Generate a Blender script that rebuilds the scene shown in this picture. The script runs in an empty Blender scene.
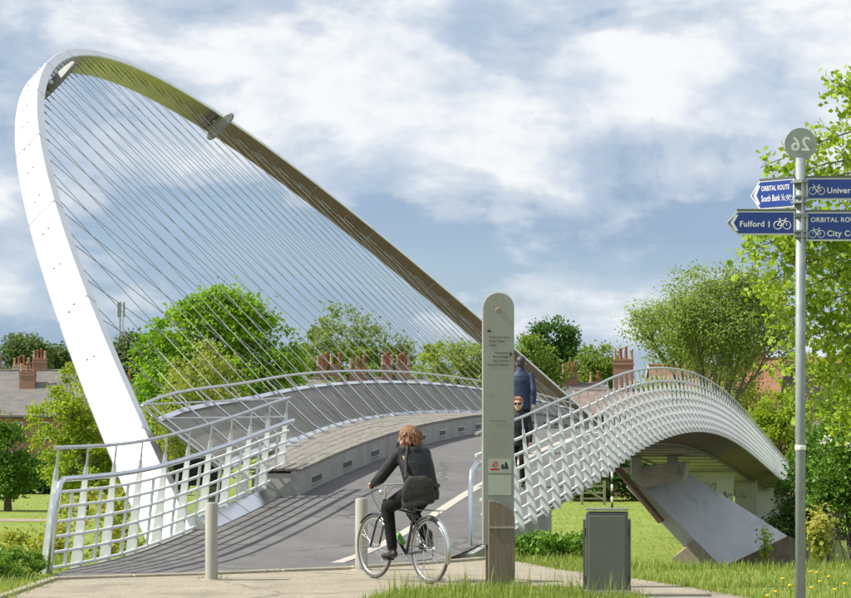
import bpy, bmesh, math, random
import numpy as np
from mathutils import Vector, Matrix
R = math.radians
random.seed(7); rng = np.random.default_rng(7)
scene = bpy.context.scene
COL = scene.collection

# ------------------------------------------------------------------ camera, sky, sun, exposure
EYE = 1.63; FPX = 2200.0; HOR = 428.0
cam = bpy.data.cameras.new('camera'); camo = bpy.data.objects.new('camera', cam); COL.objects.link(camo)
camo.location = (0, 0, EYE); camo.rotation_euler = (R(90), 0, 0)
cam.sensor_width = 36; cam.lens = FPX / 851 * 36; cam.shift_y = (HOR - 299) / 851
cam.clip_start = .5; cam.clip_end = 6000
scene.camera = camo
SUN_EL, SUN_AZ = 46.0, 267.0      # azimuth clockwise from +Y: the sun stands on the left, a little behind the camera
sd = Vector((math.sin(R(SUN_AZ)) * math.cos(R(SUN_EL)), math.cos(R(SUN_AZ)) * math.cos(R(SUN_EL)), math.sin(R(SUN_EL))))
sl = bpy.data.lights.new('sun', 'SUN'); sl.energy = 4.6; sl.angle = R(.55); sl.color = (1, .95, .86)
so = bpy.data.objects.new('sun', sl); COL.objects.link(so); so.rotation_euler = sd.to_track_quat('Z', 'Y').to_euler()
scene.view_settings.view_transform = 'Standard'; scene.view_settings.look = 'None'
scene.view_settings.exposure = 0.6; scene.view_settings.gamma = 1
world = bpy.data.worlds.new('World'); scene.world = world; world.use_nodes = True

def build_sky():
    nt = world.node_tree; nt.nodes.clear(); N = nt.nodes.new; L = nt.links.new
    out = N('ShaderNodeOutputWorld'); bg = N('ShaderNodeBackground'); bg.inputs[1].default_value = .1
    sky = N('ShaderNodeTexSky'); sky.sky_type = 'NISHITA'; sky.sun_disc = False
    sky.sun_elevation = R(SUN_EL); sky.sun_rotation = R(SUN_AZ); sky.air_density = 1.0; sky.dust_density = .6; sky.ozone_density = 2.0
    tc = N('ShaderNodeTexCoord')
    def noise(scale, loc, detail, rough, dist=0.0):
        mp = N('ShaderNodeMapping'); mp.inputs['Scale'].default_value = (scale[0], scale[1], scale[2]); mp.inputs['Location'].default_value = loc
        L(tc.outputs['Generated'], mp.inputs['Vector'])
        n = N('ShaderNodeTexNoise'); n.inputs['Scale'].default_value = 1; n.inputs['Detail'].default_value = detail
        n.inputs['Roughness'].default_value = rough; n.inputs['Distortion'].default_value = dist
        L(mp.outputs[0], n.inputs['Vector']); return n.outputs['Fac']
    def ramp(src, stops, mode='EASE'):
        r = N('ShaderNodeValToRGB'); r.color_ramp.interpolation = mode
        e = r.color_ramp.elements
        e[0].position, e[0].color = stops[0][0], (*stops[0][1], 1); e[1].position, e[1].color = stops[-1][0], (*stops[-1][1], 1)
        for p, c in stops[1:-1]: q = e.new(p); q.color = (*c, 1)
        L(src, r.inputs[0]); return r.outputs[0]
    def mix(f, a, b):
        m = N('ShaderNodeMix'); m.data_type = 'RGBA'
        for i, v in ((0, f), (6, a), (7, b)):
            if hasattr(v, 'links'): L(v, m.inputs[i])
            else: m.inputs[i].default_value = v if i == 0 else (*v, 1)
        return m.outputs[2]
    g = lambda v: (v, v, v)
    sep = N('ShaderNodeSeparateXYZ'); L(tc.outputs['Generated'], sep.inputs[0])
    # thin grey-blue veil of stratus over the clear sky, then white cumulus heads that gather higher up
    veil = ramp(noise((5, 5, 16), (1.3, .2, .4), 5, .5), [(.3, g(.7)), (.6, g(1))])
    c1 = mix(veil, sky.outputs[0], (2.25, 3.05, 4.15))
    big = noise((6.6, 6.6, 13), (.25, 2.2, .9), 11, .57, .3)
    fine = noise((26, 26, 40), (2.2, .3, 1.7), 8, .6, .4)
    add = N('ShaderNodeMath'); add.operation = 'MULTIPLY_ADD'; L(fine, add.inputs[0]); add.inputs[1].default_value = .20; L(big, add.inputs[2])
    elev = N('ShaderNodeMath'); elev.operation = 'MULTIPLY_ADD'; L(sep.outputs[2], elev.inputs[0]); elev.inputs[1].default_value = 3.4; elev.inputs[2].default_value = -.42
    em = N('ShaderNodeMath'); em.operation = 'MINIMUM'; L(elev.outputs[0], em.inputs[0]); em.inputs[1].default_value = .075
    ex = N('ShaderNodeMath'); ex.operation = 'MAXIMUM'; L(em.outputs[0], ex.inputs[0]); ex.inputs[1].default_value = -.16
    tot = N('ShaderNodeMath'); tot.operation = 'ADD'; L(add.outputs[0], tot.inputs[0]); L(ex.outputs[0], tot.inputs[1])
    mask = ramp(tot.outputs[0], [(.50, g(0)), (.58, g(.42)), (.68, g(.95))])
    tone = ramp(noise((17, 17, 30), (.1, 5.2, 2.6), 6, .55), [(.33, (3.9, 4.5, 5.3)), (.60, (6.4, 6.5, 6.6))])
    c2 = mix(mask, c1, tone)
    L(c2, bg.inputs[0]); L(bg.outputs[0], out.inputs[0])
build_sky()

# ------------------------------------------------------------------ helpers
def survey(px, py, dist):          # pixel of the photograph + distance in metres -> world point
    return Vector(((px - 425.5) * dist / FPX, dist, EYE - (py - HOR) * dist / FPX))

def tag(o, label=None, cat=None, group=None, kind=None):
    if label: o['label'] = label
    if cat: o['category'] = cat
    if group: o['group'] = group
    if kind: o['kind'] = kind
    return o

def empty(name, loc=(0, 0, 0), rz=0, parent=None):
    o = bpy.data.objects.new(name, None); COL.objects.link(o); o.location = loc; o.rotation_euler = (0, 0, rz); o.empty_display_size = .2
    if parent: o.parent = parent
    return o

def link(name, me, parent=None, mat=None):
    if mat is not None and not me.materials: me.materials.append(mat)
    o = bpy.data.objects.new(name, me); COL.objects.link(o)
    if parent: o.parent = parent
    return o

class MB:
    def __init__(s): s.v = []; s.f = []; s.sm = []
    def add(s, vs, fs, smooth=False):
        n = len(s.v); s.v += [tuple(v) for v in vs]; s.f += [tuple(i + n for i in f) for f in fs]; s.sm += [smooth] * len(fs); return s
    def box(s, c, size, rot=None):
        hx, hy, hz = size[0] / 2, size[1] / 2, size[2] / 2
        vs = [Vector((x, y, z)) for x in (-hx, hx) for y in (-hy, hy) for z in (-hz, hz)]
        if rot is not None: vs = [rot @ v for v in vs]
        vs = [v + Vector(c) for v in vs]
        return s.add(vs, [(0, 1, 3, 2), (4, 6, 7, 5), (0, 4, 5, 1), (2, 3, 7, 6), (0, 2, 6, 4), (1, 5, 7, 3)])
    def hexa(s, a, b):              # two quads a, b joined
        return s.add(list(a) + list(b), [(3, 2, 1, 0), (4, 5, 6, 7), (0, 1, 5, 4), (1, 2, 6, 5), (2, 3, 7, 6), (3, 0, 4, 7)])
    def tube(s, pts, r, n=8, cap=True, smooth=True):
        pts = [Vector(p) for p in pts]; m = len(pts)
        rs = r if hasattr(r, '__len__') else [r] * m
        up = None; rings = []
        for i in range(m):
            d = (pts[min(i + 1, m - 1)] - pts[max(i - 1, 0)])
            if d.length < 1e-9: d = Vector((0, 0, 1))
            d.normalize()
            if up is None: up = Vector((0, 0, 1)) if abs(d.z) < .9 else Vector((1, 0, 0))
            a = d.cross(up); a.normalize(); b = a.cross(d); up = b
            rings.append([pts[i] + (a * math.cos(2 * math.pi * k / n) + b * math.sin(2 * math.pi * k / n)) * rs[i] for k in range(n)])
        vs = [v for rg in rings for v in rg]
        fs = [(i * n + k, i * n + (k + 1) % n, (i + 1) * n + (k + 1) % n, (i + 1) * n + k) for i in range(m - 1) for k in range(n)]
        s.add(vs, fs, smooth)
        if cap: s.add(rings[0], [tuple(range(n))]); s.add(rings[-1], [tuple(reversed(range(n)))])
        return s
    def lathe(s, prof, c=(0, 0, 0), n=16, smooth=True):
        rings = [[Vector((c[0] + r * math.cos(2 * math.pi * k / n), c[1] + r * math.sin(2 * math.pi * k / n), c[2] + z)) for k in range(n)] for r, z in prof]
        m = len(prof); vs = [v for rg in rings for v in rg]
        return s.add(vs, [(i * n + k, i * n + (k + 1) % n, (i + 1) * n + (k + 1) % n, (i + 1) * n + k) for i in range(m - 1) for k in range(n)], smooth)
    def ellipsoid(s, c, r, n=12, m=8, rot=None):
        vs = []; fs = []
        for i in range(m + 1):
            th = math.pi * i / m
            for k in range(n):
                ph = 2 * math.pi * k / n
                v = Vector((r[0] * math.sin(th) * math.cos(ph), r[1] * math.sin(th) * math.sin(ph), r[2] * math.cos(th)))
                vs.append((rot @ v if rot is not None else v) + Vector(c))
        fs = [(i * n + k, (i + 1) * n + k, (i + 1) * n + (k + 1) % n, i * n + (k + 1) % n) for i in range(m) for k in range(n)]
        return s.add(vs, fs, True)
    def torus(s, c, R0, r, axis='y', n=32, m=8, a0=0, a1=2 * math.pi):
        full = abs(a1 - a0 - 2 * math.pi) < 1e-6; N_ = n if full else n + 1
        vs = []
        for i in range(N_):
            a = a0 + (a1 - a0) * i / n
            for k in range(m):
                b = 2 * math.pi * k / m; q = R0 + r * math.cos(b)
                p = (q * math.cos(a), r * math.sin(b), q * math.sin(a)) if axis == 'y' else (q * math.cos(a), q * math.sin(a), r * math.sin(b))
                vs.append(Vector(p) + Vector(c))
        fs = [(i * m + k, ((i + 1) % N_) * m + k, ((i + 1) % N_) * m + (k + 1) % m, i * m + (k + 1) % m) for i in range(n) for k in range(m)]
        return s.add(vs, fs, True)
    def sweep(s, rows, closed=False, smooth=False, caps=True):
        m = len(rows[0]); vs = [v for r in rows for v in r]; kk = m if closed else m - 1
        s.add(vs, [(i * m + k, i * m + (k + 1) % m, (i + 1) * m + (k + 1) % m, (i + 1) * m + k) for i in range(len(rows) - 1) for k in range(kk)], smooth)
        if closed and caps: s.add(rows[0], [tuple(reversed(range(m)))]); s.add(rows[-1], [tuple(range(m))])
        return s
    def mesh(s, name, mat=None):
        me = bpy.data.meshes.new(name); me.from_pydata(s.v, [], s.f)
        me.polygons.foreach_set('use_smooth', s.sm)
        if mat is not None: me.materials.append(mat)
        bm = bmesh.new(); bm.from_mesh(me); bmesh.ops.recalc_face_normals(bm, faces=bm.faces); bm.to_mesh(me); bm.free()
        me.update(); return me
    def build(s, name, mat=None, parent=None): return link(name, s.mesh(name, mat), parent)

def copy_tree(o, parent=None):
    c = o.copy(); COL.objects.link(c)
    if parent: c.parent = parent
    for ch in list(o.children): copy_tree(ch, c)
    return c

def bevel(o, w=.01, seg=2):
    m = o.modifiers.new('bevel', 'BEVEL'); m.width = w; m.segments = seg; m.limit_method = 'ANGLE'; m.angle_limit = R(40); return o

# ------------------------------------------------------------------ materials
def mat(name, col, rough=.6, metal=0.0, col2=None, scale=4.0, detail=6, bump=0.0, bscale=None, stretch=(1, 1, 1), spec=.5, lo=.35, hi=.65, coat=0, dirt=None, speck=None, cracks=None):
    m = bpy.data.materials.new(name); m.use_nodes = True; nt = m.node_tree; N = nt.nodes.new; L = nt.links.new
    b = nt.nodes['Principled BSDF']; b.inputs['Roughness'].default_value = rough; b.inputs['Metallic'].default_value = metal
    b.inputs['Specular IOR Level'].default_value = spec; b.inputs['Base Color'].default_value = (*col, 1)
    if coat: b.inputs['Coat Weight'].default_value = coat
    tc = N('ShaderNodeTexCoord'); mp = N('ShaderNodeMapping'); mp.inputs['Scale'].default_value = stretch; L(tc.outputs['Object'], mp.inputs[0])
    def ns(sc, d=6, r=.6):
        n = N('ShaderNodeTexNoise'); n.inputs['Scale'].default_value = sc; n.inputs['Detail'].default_value = d; n.inputs['Roughness'].default_value = r
        L(mp.outputs[0], n.inputs['Vector']); return n.outputs['Fac']
    cur = None
    if col2:
        r = N('ShaderNodeValToRGB'); r.color_ramp.elements[0].position = lo; r.color_ramp.elements[1].position = hi
        r.color_ramp.elements[0].color = (*col, 1); r.color_ramp.elements[1].color = (*col2, 1)
        L(ns(scale, detail), r.inputs[0]); cur = r.outputs[0]
    if dirt:                      # (colour, scale, threshold)
        mx = N('ShaderNodeMix'); mx.data_type = 'RGBA'; rr = N('ShaderNodeValToRGB')
        rr.color_ramp.elements[0].position = dirt[2]; rr.color_ramp.elements[1].position = dirt[2] + .18
        L(ns(dirt[1], 8, .65), rr.inputs[0]); L(rr.outputs[0], mx.inputs[0])
        if cur is not None: L(cur, mx.inputs[6])
        else: mx.inputs[6].default_value = (*col, 1)
        mx.inputs[7].default_value = (*dirt[0], 1); cur = mx.outputs[2]
    if speck:                     # fine grit
        mx = N('ShaderNodeMix'); mx.data_type = 'RGBA'; rr = N('ShaderNodeValToRGB'); rr.color_ramp.elements[0].position = speck[2]; rr.color_ramp.elements[1].position = speck[2] + .08
        L(ns(speck[1], 2, .7), rr.inputs[0]); L(rr.outputs[0], mx.inputs[0]); L(cur, mx.inputs[6]); mx.inputs[7].default_value = (*speck[0], 1); cur = mx.outputs[2]
    if cracks:                    # wandering hairline cracks
        wv = N('ShaderNodeTexNoise'); wv.inputs['Scale'].default_value = 1.3; wv.inputs['Detail'].default_value = 5; L(mp.outputs[0], wv.inputs['Vector'])
        va = N('ShaderNodeVectorMath'); va.operation = 'MULTIPLY_ADD'; va.inputs[1].default_value = (.9, .9, .9); L(wv.outputs['Color'], va.inputs[0]); L(mp.outputs[0], va.inputs[2])
        vo = N('ShaderNodeTexVoronoi'); vo.feature = 'DISTANCE_TO_EDGE'; vo.inputs['Scale'].default_value = cracks[1]; L(va.outputs[0], vo.inputs['Vector'])
        rr = N('ShaderNodeValToRGB'); rr.color_ramp.elements[0].position = .004; rr.color_ramp.elements[0].color = (.75, .75, .75, 1); rr.color_ramp.elements[1].position = .012; rr.color_ramp.elements[1].color = (0, 0, 0, 1); L(vo.outputs['Distance'], rr.inputs[0])
        mx = N('ShaderNodeMix'); mx.data_type = 'RGBA'; L(rr.outputs[0], mx.inputs[0]); L(cur, mx.inputs[6]); mx.inputs[7].default_value = (*cracks[0], 1); cur = mx.outputs[2]
    if cur is not None: L(cur, b.inputs['Base Color'])
    if bump:
        bp = N('ShaderNodeBump'); bp.inputs['Strength'].default_value = bump; bp.inputs['Distance'].default_value = .02
        L(ns(bscale or scale * 3, 8, .65), bp.inputs['Height']); L(bp.outputs[0], b.inputs['Normal'])
    return m

def leaf_mat(name, cols, trans=.35, rough=.55):
    m = bpy.data.materials.new(name); m.use_nodes = True; nt = m.node_tree; N = nt.nodes.new; L = nt.links.new
    b = nt.nodes['Principled BSDF']; b.inputs['Roughness'].default_value = rough; b.inputs['Specular IOR Level'].default_value = .3
    at = N('ShaderNodeAttribute'); at.attribute_name = 'tint'
    r = N('ShaderNodeValToRGB'); e = r.color_ramp.elements
    e[0].position = 0; e[0].color = (*cols[0], 1); e[1].position = 1; e[1].color = (*cols[-1], 1)
    for i, c in enumerate(cols[1:-1]): q = e.new((i + 1) / (len(cols) - 1)); q.color = (*c, 1)
    L(at.outputs['Fac'], r.inputs[0]); L(r.outputs[0], b.inputs['Base Color'])
    t = N('ShaderNodeBsdfTranslucent'); mm = N('ShaderNodeMix'); mm.data_type = 'RGBA'; mm.blend_type = 'MULTIPLY'; mm.inputs[0].default_value = 1
    L(r.outputs[0], mm.inputs[6]); mm.inputs[7].default_value = (1.25, 1.2, .55, 1); L(mm.outputs[2], t.inputs[0])
    ms = N('ShaderNodeMixShader'); ms.inputs[0].default_value = trans
    L(b.outputs[0], ms.inputs[1]); L(t.outputs[0], ms.inputs[2]); L(ms.outputs[0], nt.nodes['Material Output'].inputs[0])
    return m

M = {}
M['white_paint'] = mat('white_paint', (.62, .66, .66), .42, 0, (.70, .73, .72), 3, dirt=((.50, .50, .46), 2.5, .62), bump=.05)
M['arch_stainless'] = mat('arch_stainless', (.70, .70, .70), .40, .8, (.76, .76, .76), 1.2, dirt=((.60, .58, .53), 1.4, .66))
M['arch_shade_steel'] = mat('arch_shade_steel', (.46, .43, .39), .2, 1.0, (.54, .50, .45), 1.5, dirt=((.30, .26, .21), 1.2, .58))  # darker, browner twin of the arch metal; underside shade mixed into its base colour
M['post_paint'] = mat('post_paint', (.60, .635, .62), .5, 0, (.68, .71, .69), 6, dirt=((.38, .39, .35), 8, .62))
M['rail_paint'] = mat('rail_paint', (.70, .72, .71), .45, 0, (.77, .79, .78), 5, dirt=((.42, .42, .37), 6, .66))
M['steel'] = mat('steel', (.62, .63, .64), .3, .9, (.5, .5, .5), 8)
M['steel_bright'] = mat('steel_bright', (.72, .74, .78), .16, 1.0, (.62, .64, .68), 2)
M['cable'] = mat('cable', (.42, .41, .39), .45, .5)
M['mesh_panel'] = mat('mesh_panel', (.19, .175, .145), .65, .2, (.26, .245, .21), 1.6, stretch=(1, 1, 3), dirt=((.15, .14, .115), 5, .58))
M['dark_mesh'] = mat('dark_mesh', (.035, .037, .04), .7, .2)
M['asphalt'] = mat('asphalt', (.095, .093, .093), .88, 0, (.13, .126, .124), 1.1, bump=.4, bscale=90, dirt=((.165, .156, .145), .8, .52), speck=((.20, .19, .18), 38, .58), cracks=((.055, .053, .05), .28))
M['line_paint'] = mat('line_paint', (.46, .42, .36), .8, 0, (.36, .33, .29), 9, lo=.4, hi=.7)
M['concrete'] = mat('concrete', (.27, .265, .245), .85, 0, (.34, .335, .315), 2.2, bump=.2, bscale=30, dirt=((.22, .21, .18), 1.5, .6))
M['concrete_dark'] = mat('concrete_dark', (.33, .315, .275), .9, 0, (.42, .405, .36), 3, bump=.4, bscale=20, stretch=(1, 1, 3), dirt=((.13, .12, .10), 2, .6))
M['soffit'] = mat('soffit', (.26, .26, .225), .5, 0, (.32, .315, .275), .8, dirt=((.18, .165, .125), .7, .58))
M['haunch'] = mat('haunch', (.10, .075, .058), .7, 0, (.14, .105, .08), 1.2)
M['leg_paint'] = mat('leg_paint', (.40, .42, .45), .6, 0, (.47, .485, .51), .9, dirt=((.27, .275, .26), .8, .56), bump=.1)
M['rust'] = mat('rust', (.065, .04, .024), .85, 0, (.11, .068, .04), 5)
M['pier'] = mat('pier', (.42, .42, .40), .8, 0, (.52, .51, .48), 1.2, dirt=((.33, .34, .27), .9, .6))
M['timber_plank'] = mat('timber_plank', (.165, .152, .128), .85, 0, (.24, .225, .195), 3, stretch=(8, 1, 1), dirt=((.11, .10, .08), 1.5, .52), bump=.3)
M['vent'] = mat('vent', (.05, .05, .05), .6)
M['paving'] = mat('paving', (.30, .26, .195), .92, 0, (.38, .335, .255), 3.2, bump=.5, bscale=120, dirt=((.20, .175, .125), 1.6, .50), speck=((.19, .165, .12), 34, .54), cracks=((.16, .14, .10), .35))
M['edging'] = mat('edging', (.30, .265, .20), .9, 0, (.40, .36, .28), 4, bump=.4, bscale=60, dirt=((.18, .16, .12), 3, .58))
M['bollard'] = mat('bollard', (.31, .30, .25), .7, 0, (.39, .375, .32), 5, stretch=(1, 1, .35), dirt=((.28, .25, .19), 5, .6), bump=.1)
M['cabinet'] = mat('cabinet', (.105, .114, .098), .5, 0, (.13, .138, .12), 2, dirt=((.13, .135, .115), 4, .64))
M['monolith'] = mat('monolith', (.27, .275, .245), .62, 0, (.315, .32, .285), 2.5, stretch=(1, 1, .4), dirt=((.19, .19, .155), 3, .58), bump=.08)
M['wood_old'] = mat('wood_old', (.15, .115, .085), .85, 0, (.22, .18, .14), 5, stretch=(6, 6, .5), bump=.4)
M['wood_pale'] = mat('wood_pale', (.36, .32, .24), .85, 0, (.27, .24, .18), 5, stretch=(3, 3, .5))
M['ink'] = mat('ink', (.02, .02, .022), .6)
M['ink_soft'] = mat('ink_soft', (.05, .052, .045), .6)
M['white_ink'] = mat('white_ink', (.78, .78, .76), .6)
M['red_ink'] = mat('red_ink', (.45, .03, .03), .6)
M['notice'] = mat('notice', (.40, .43, .36), .6, 0, (.45, .47, .40), 9)
M['sign_blue'] = mat('sign_blue', (.010, .040, .24), .4, 0, (.014, .05, .28), 3, coat=.2)
M['sign_edge'] = mat('sign_edge', (.62, .64, .64), .45)
M['galv'] = mat('galv', (.22, .25, .255), .55, .2, (.28, .31, .315), 12, dirt=((.17, .185, .18), 7, .58))
M['disc'] = mat('disc', (.27, .31, .29), .55, .2, (.34, .37, .35), 9, dirt=((.2, .22, .2), 11, .6))
M['tape'] = mat('tape', (.70, .70, .66), .4)
M['brick'] = None
M['bark'] = mat('bark', (.085, .07, .05), .95, 0, (.14, .12, .09), 6, stretch=(3, 3, .6), bump=.5)
M['pale_bark'] = mat('pale_bark', (.13, .12, .09), .95, 0, (.19, .175, .13), 6, bump=.4)
M['soil'] = mat('soil', (.09, .07, .045), .95, 0, (.14, .115, .08), 2, bump=.6)
M['river_bank'] = mat('river_bank', (.055, .045, .022), .95, 0, (.085, .075, .03), .6, bump=.6)
M['water'] = mat('water', (.06, .048, .03), .08, 0, bump=.25, bscale=1.2, spec=.6)
M['slate'] = mat('slate', (.13, .12, .115), .75, 0, (.18, .165, .155), .8, stretch=(1, 1, 4), bump=.3)
M['red_tile'] = mat('red_tile', (.24, .10, .06), .85, 0, (.32, .15, .095), 1.2, stretch=(1, 1, 4), bump=.4)
M['brown_tile'] = mat('brown_tile', (.17, .12, .10), .85, 0, (.235, .175, .15), 1.2, stretch=(1, 1, 4), bump=.4)
M['pot_red'] = mat('pot_red', (.25, .085, .05), .8, 0, (.33, .12, .07), 4)
M['pot_buff'] = mat('pot_buff', (.34, .25, .16), .8, 0, (.42, .32, .21), 4)
M['frame_white'] = mat('frame_white', (.70, .70, .68), .5)
M['glass'] = mat('glass', (.03, .035, .04), .08, 0, spec=.8)
M['stone_trim'] = mat('stone_trim', (.42, .39, .33), .85)

def brick_mat(name, a, b):
    m = bpy.data.materials.new(name); m.use_nodes = True; nt = m.node_tree; N = nt.nodes.new; L = nt.links.new
    bs = nt.nodes['Principled BSDF']; bs.inputs['Roughness'].default_value = .9
    tc = N('ShaderNodeTexCoord'); sp = N('ShaderNodeSeparateXYZ'); cb = N('ShaderNodeCombineXYZ'); ad = N('ShaderNodeMath')
    L(tc.outputs['Object'], sp.inputs[0]); L(sp.outputs[0], ad.inputs[0]); L(sp.outputs[1], ad.inputs[1]); L(ad.outputs[0], cb.inputs[0]); L(sp.outputs[2], cb.inputs[1])
    br = N('ShaderNodeTexBrick'); br.inputs['Color1'].default_value = (*a, 1); br.inputs['Color2'].default_value = (*b, 1); br.inputs['Mortar'].default_value = (.36, .30, .25, 1)
    br.inputs['Scale'].default_value = 1; br.inputs['Brick Width'].default_value = .225; br.inputs['Row Height'].default_value = .075; br.inputs['Mortar Size'].default_value = .008
    L(cb.outputs[0], br.inputs['Vector'])
    n = N('ShaderNodeTexNoise'); n.inputs['Scale'].default_value = .9; n.inputs['Detail'].default_value = 5; L(tc.outputs['Object'], n.inputs[0])
    mx = N('ShaderNodeMix'); mx.data_type = 'RGBA'; mx.blend_type = 'MULTIPLY'; mx.inputs[0].default_value = .6
    L(br.outputs[0], mx.inputs[6]); L(n.outputs['Color'], mx.inputs[7])
    mx2 = N('ShaderNodeMix'); mx2.data_type = 'RGBA'; mx2.blend_type = 'ADD'; mx2.inputs[0].default_value = .35; L(mx.outputs[2], mx2.inputs[6]); L(br.outputs[0], mx2.inputs[7])
    L(mx2.outputs[2], bs.inputs['Base Color']); return m
M['brick'] = brick_mat('brick', (.235, .09, .06), (.30, .125, .085))
M['brick_buff'] = brick_mat('brick_buff', (.42, .28, .16), (.5, .35, .2))

def grass_ground(name, cols, sc=.8):
    m = bpy.data.materials.new(name); m.use_nodes = True; nt = m.node_tree; N = nt.nodes.new; L = nt.links.new
    b = nt.nodes['Principled BSDF']; b.inputs['Roughness'].default_value = .9; b.inputs['Specular IOR Level'].default_value = .15
    tc = N('ShaderNodeTexCoord')
    n1 = N('ShaderNodeTexNoise'); n1.inputs['Scale'].default_value = sc * .35; n1.inputs['Detail'].default_value = 8; n1.inputs['Roughness'].default_value = .7
    n2 = N('ShaderNodeTexNoise'); n2.inputs['Scale'].default_value = sc * 6; n2.inputs['Detail'].default_value = 8; n2.inputs['Roughness'].default_value = .75
    for n in (n1, n2): L(tc.outputs['Object'], n.inputs[0])
    ad = N('ShaderNodeMath'); ad.operation = 'MULTIPLY_ADD'; L(n2.outputs[0], ad.inputs[0]); ad.inputs[1].default_value = .5
    hf = N('ShaderNodeMath'); hf.operation = 'MULTIPLY'; hf.inputs[1].default_value = .5; L(n1.outputs[0], hf.inputs[0]); L(hf.outputs[0], ad.inputs[2])
    r = N('ShaderNodeValToRGB'); e = r.color_ramp.elements; e[0].position = .36; e[1].position = .64; e[0].color = (*cols[0], 1); e[1].color = (*cols[2], 1)
    q = e.new(.5); q.color = (*cols[1], 1)
    L(ad.outputs[0], r.inputs[0]); L(r.outputs[0], b.inputs['Base Color'])
    bp = N('ShaderNodeBump'); bp.inputs['Strength'].default_value = .8; bp.inputs['Distance'].default_value = .06; L(n2.outputs[0], bp.inputs['Height']); L(bp.outputs[0], b.inputs['Normal'])
    return m
M['lawn'] = grass_ground('lawn', [(.15, .20, .035), (.205, .26, .052), (.285, .325, .09)])
M['blade'] = leaf_mat('blade', [(.09, .18, .018), (.17, .28, .03), (.30, .36, .085), (.40, .37, .16)], .36)
M['leaf_bright'] = leaf_mat('leaf_bright', [(.13, .28, .013), (.20, .38, .022), (.29, .46, .04)], .45)
M['leaf_lime'] = leaf_mat('leaf_lime', [(.20, .31, .018), (.29, .40, .03), (.38, .47, .06)], .45)
M['leaf_mid'] = leaf_mat('leaf_mid', [(.13, .22, .03), (.19, .29, .05), (.26, .35, .07)], .4)
M['leaf_dark'] = leaf_mat('leaf_dark', [(.04, .10, .018), (.06, .15, .026), (.09, .19, .035)], .3)
M['leaf_grey'] = leaf_mat('leaf_grey', [(.085, .135, .05), (.12, .18, .065), (.16, .22, .085)], .3)
M['leaf_olive'] = leaf_mat('leaf_olive', [(.23, .29, .055), (.31, .37, .08), (.39, .43, .12)], .42)
M['leaf_elm'] = leaf_mat('leaf_elm', [(.17, .26, .05), (.24, .34, .07), (.32, .41, .11)], .45)
M['leaf_fresh'] = leaf_mat('leaf_fresh', [(.20, .34, .022), (.31, .45, .04), (.44, .55, .09)], .45)
M['leaf_yellow'] = leaf_mat('leaf_yellow', [(.22, .29, .035), (.33, .38, .055), (.43, .37, .09)], .4)
M['leaf_hedge'] = leaf_mat('leaf_hedge', [(.07, .17, .018), (.12, .25, .028), (.18, .32, .045)], .35)
M['blossom'] = mat('blossom', (.72, .72, .60), .7)
M['dandelion'] = mat('dandelion', (.75, .5, .01), .6)

# ------------------------------------------------------------------ the setting: terrain, river, paving, paths
PSI = math.atan(.2); CP, SP = math.cos(PSI), math.sin(PSI)
def sstep(a, b, x): t = min(1, max(0, (x - a) / (b - a))); return t * t * (3 - 2 * t)
def ground_z(x, y):
    u = y * CP + x * SP
    ue = 27.0 - 1.3 * sstep(1.6, 2.8, x) + .9 * sstep(4.0, 5.4, x) - .8 * (1 - sstep(-5, -3, x))
    z = -7.6 * sstep(ue, ue + 13, u) if u < 52 else -7.6 + 4.15 * sstep(60, 72, u)
    if ue < u < ue + 4: z -= .18 * min(1, (u - ue))
    z += .25 * math.sin(x * .06 + 1) * math.sin(y * .031) * sstep(75, 130, y)
    z += 1.2 * sstep(170, 300, y)
    return z
def terrain():
    ys = sorted(set(list(np.arange(-40, 20, 4.0)) + list(np.arange(20, 45, .5)) + list(np.arange(45, 56, 2.0)) + list(np.arange(56, 76, 1.0)) + list(np.arange(76, 200, 3.0)) + list(np.arange(200, 420, 12.0)) + [450, 520, 650, 900, 1400, 2200, 4000]))
    xs = sorted(set(list(np.arange(-14, 16, .6)) + list(np.arange(-60, -14, 2.5)) + list(np.arange(16, 62, 2.5)) + [-2500, -1200, -600, -300, -180, -120, -85, 80, 120, 180, 300, 600, 1200, 2500]))
    rows = [[Vector((x, y, ground_z(x, y))) for x in xs] for y in ys]
    m = MB(); m.sweep(rows, smooth=True); o = m.build('ground', M['lawn']); tag(o, kind='structure')
    o.data.materials.append(M['river_bank'])
    for p in o.data.polygons:
        u = p.center.y * CP + p.center.x * SP
        if 30.5 < u < 75.5: p.material_index = 1
terrain()
m = MB(); m.add([(-900, -200, -6.4), (900, -380, -6.4), (900, -118, -6.4), (-900, 242, -6.4)], [(0, 1, 2, 3)])
o = MB().add([(-600 + (-28 * -.2), 30 + 120, -6.4), (600, 30 - 120, -6.4), (600, 66 - 120, -6.4), (-600, 66 + 120, -6.4)], [(0, 1, 2, 3)]).build('river', M['water']); tag(o, kind='structure')

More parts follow.
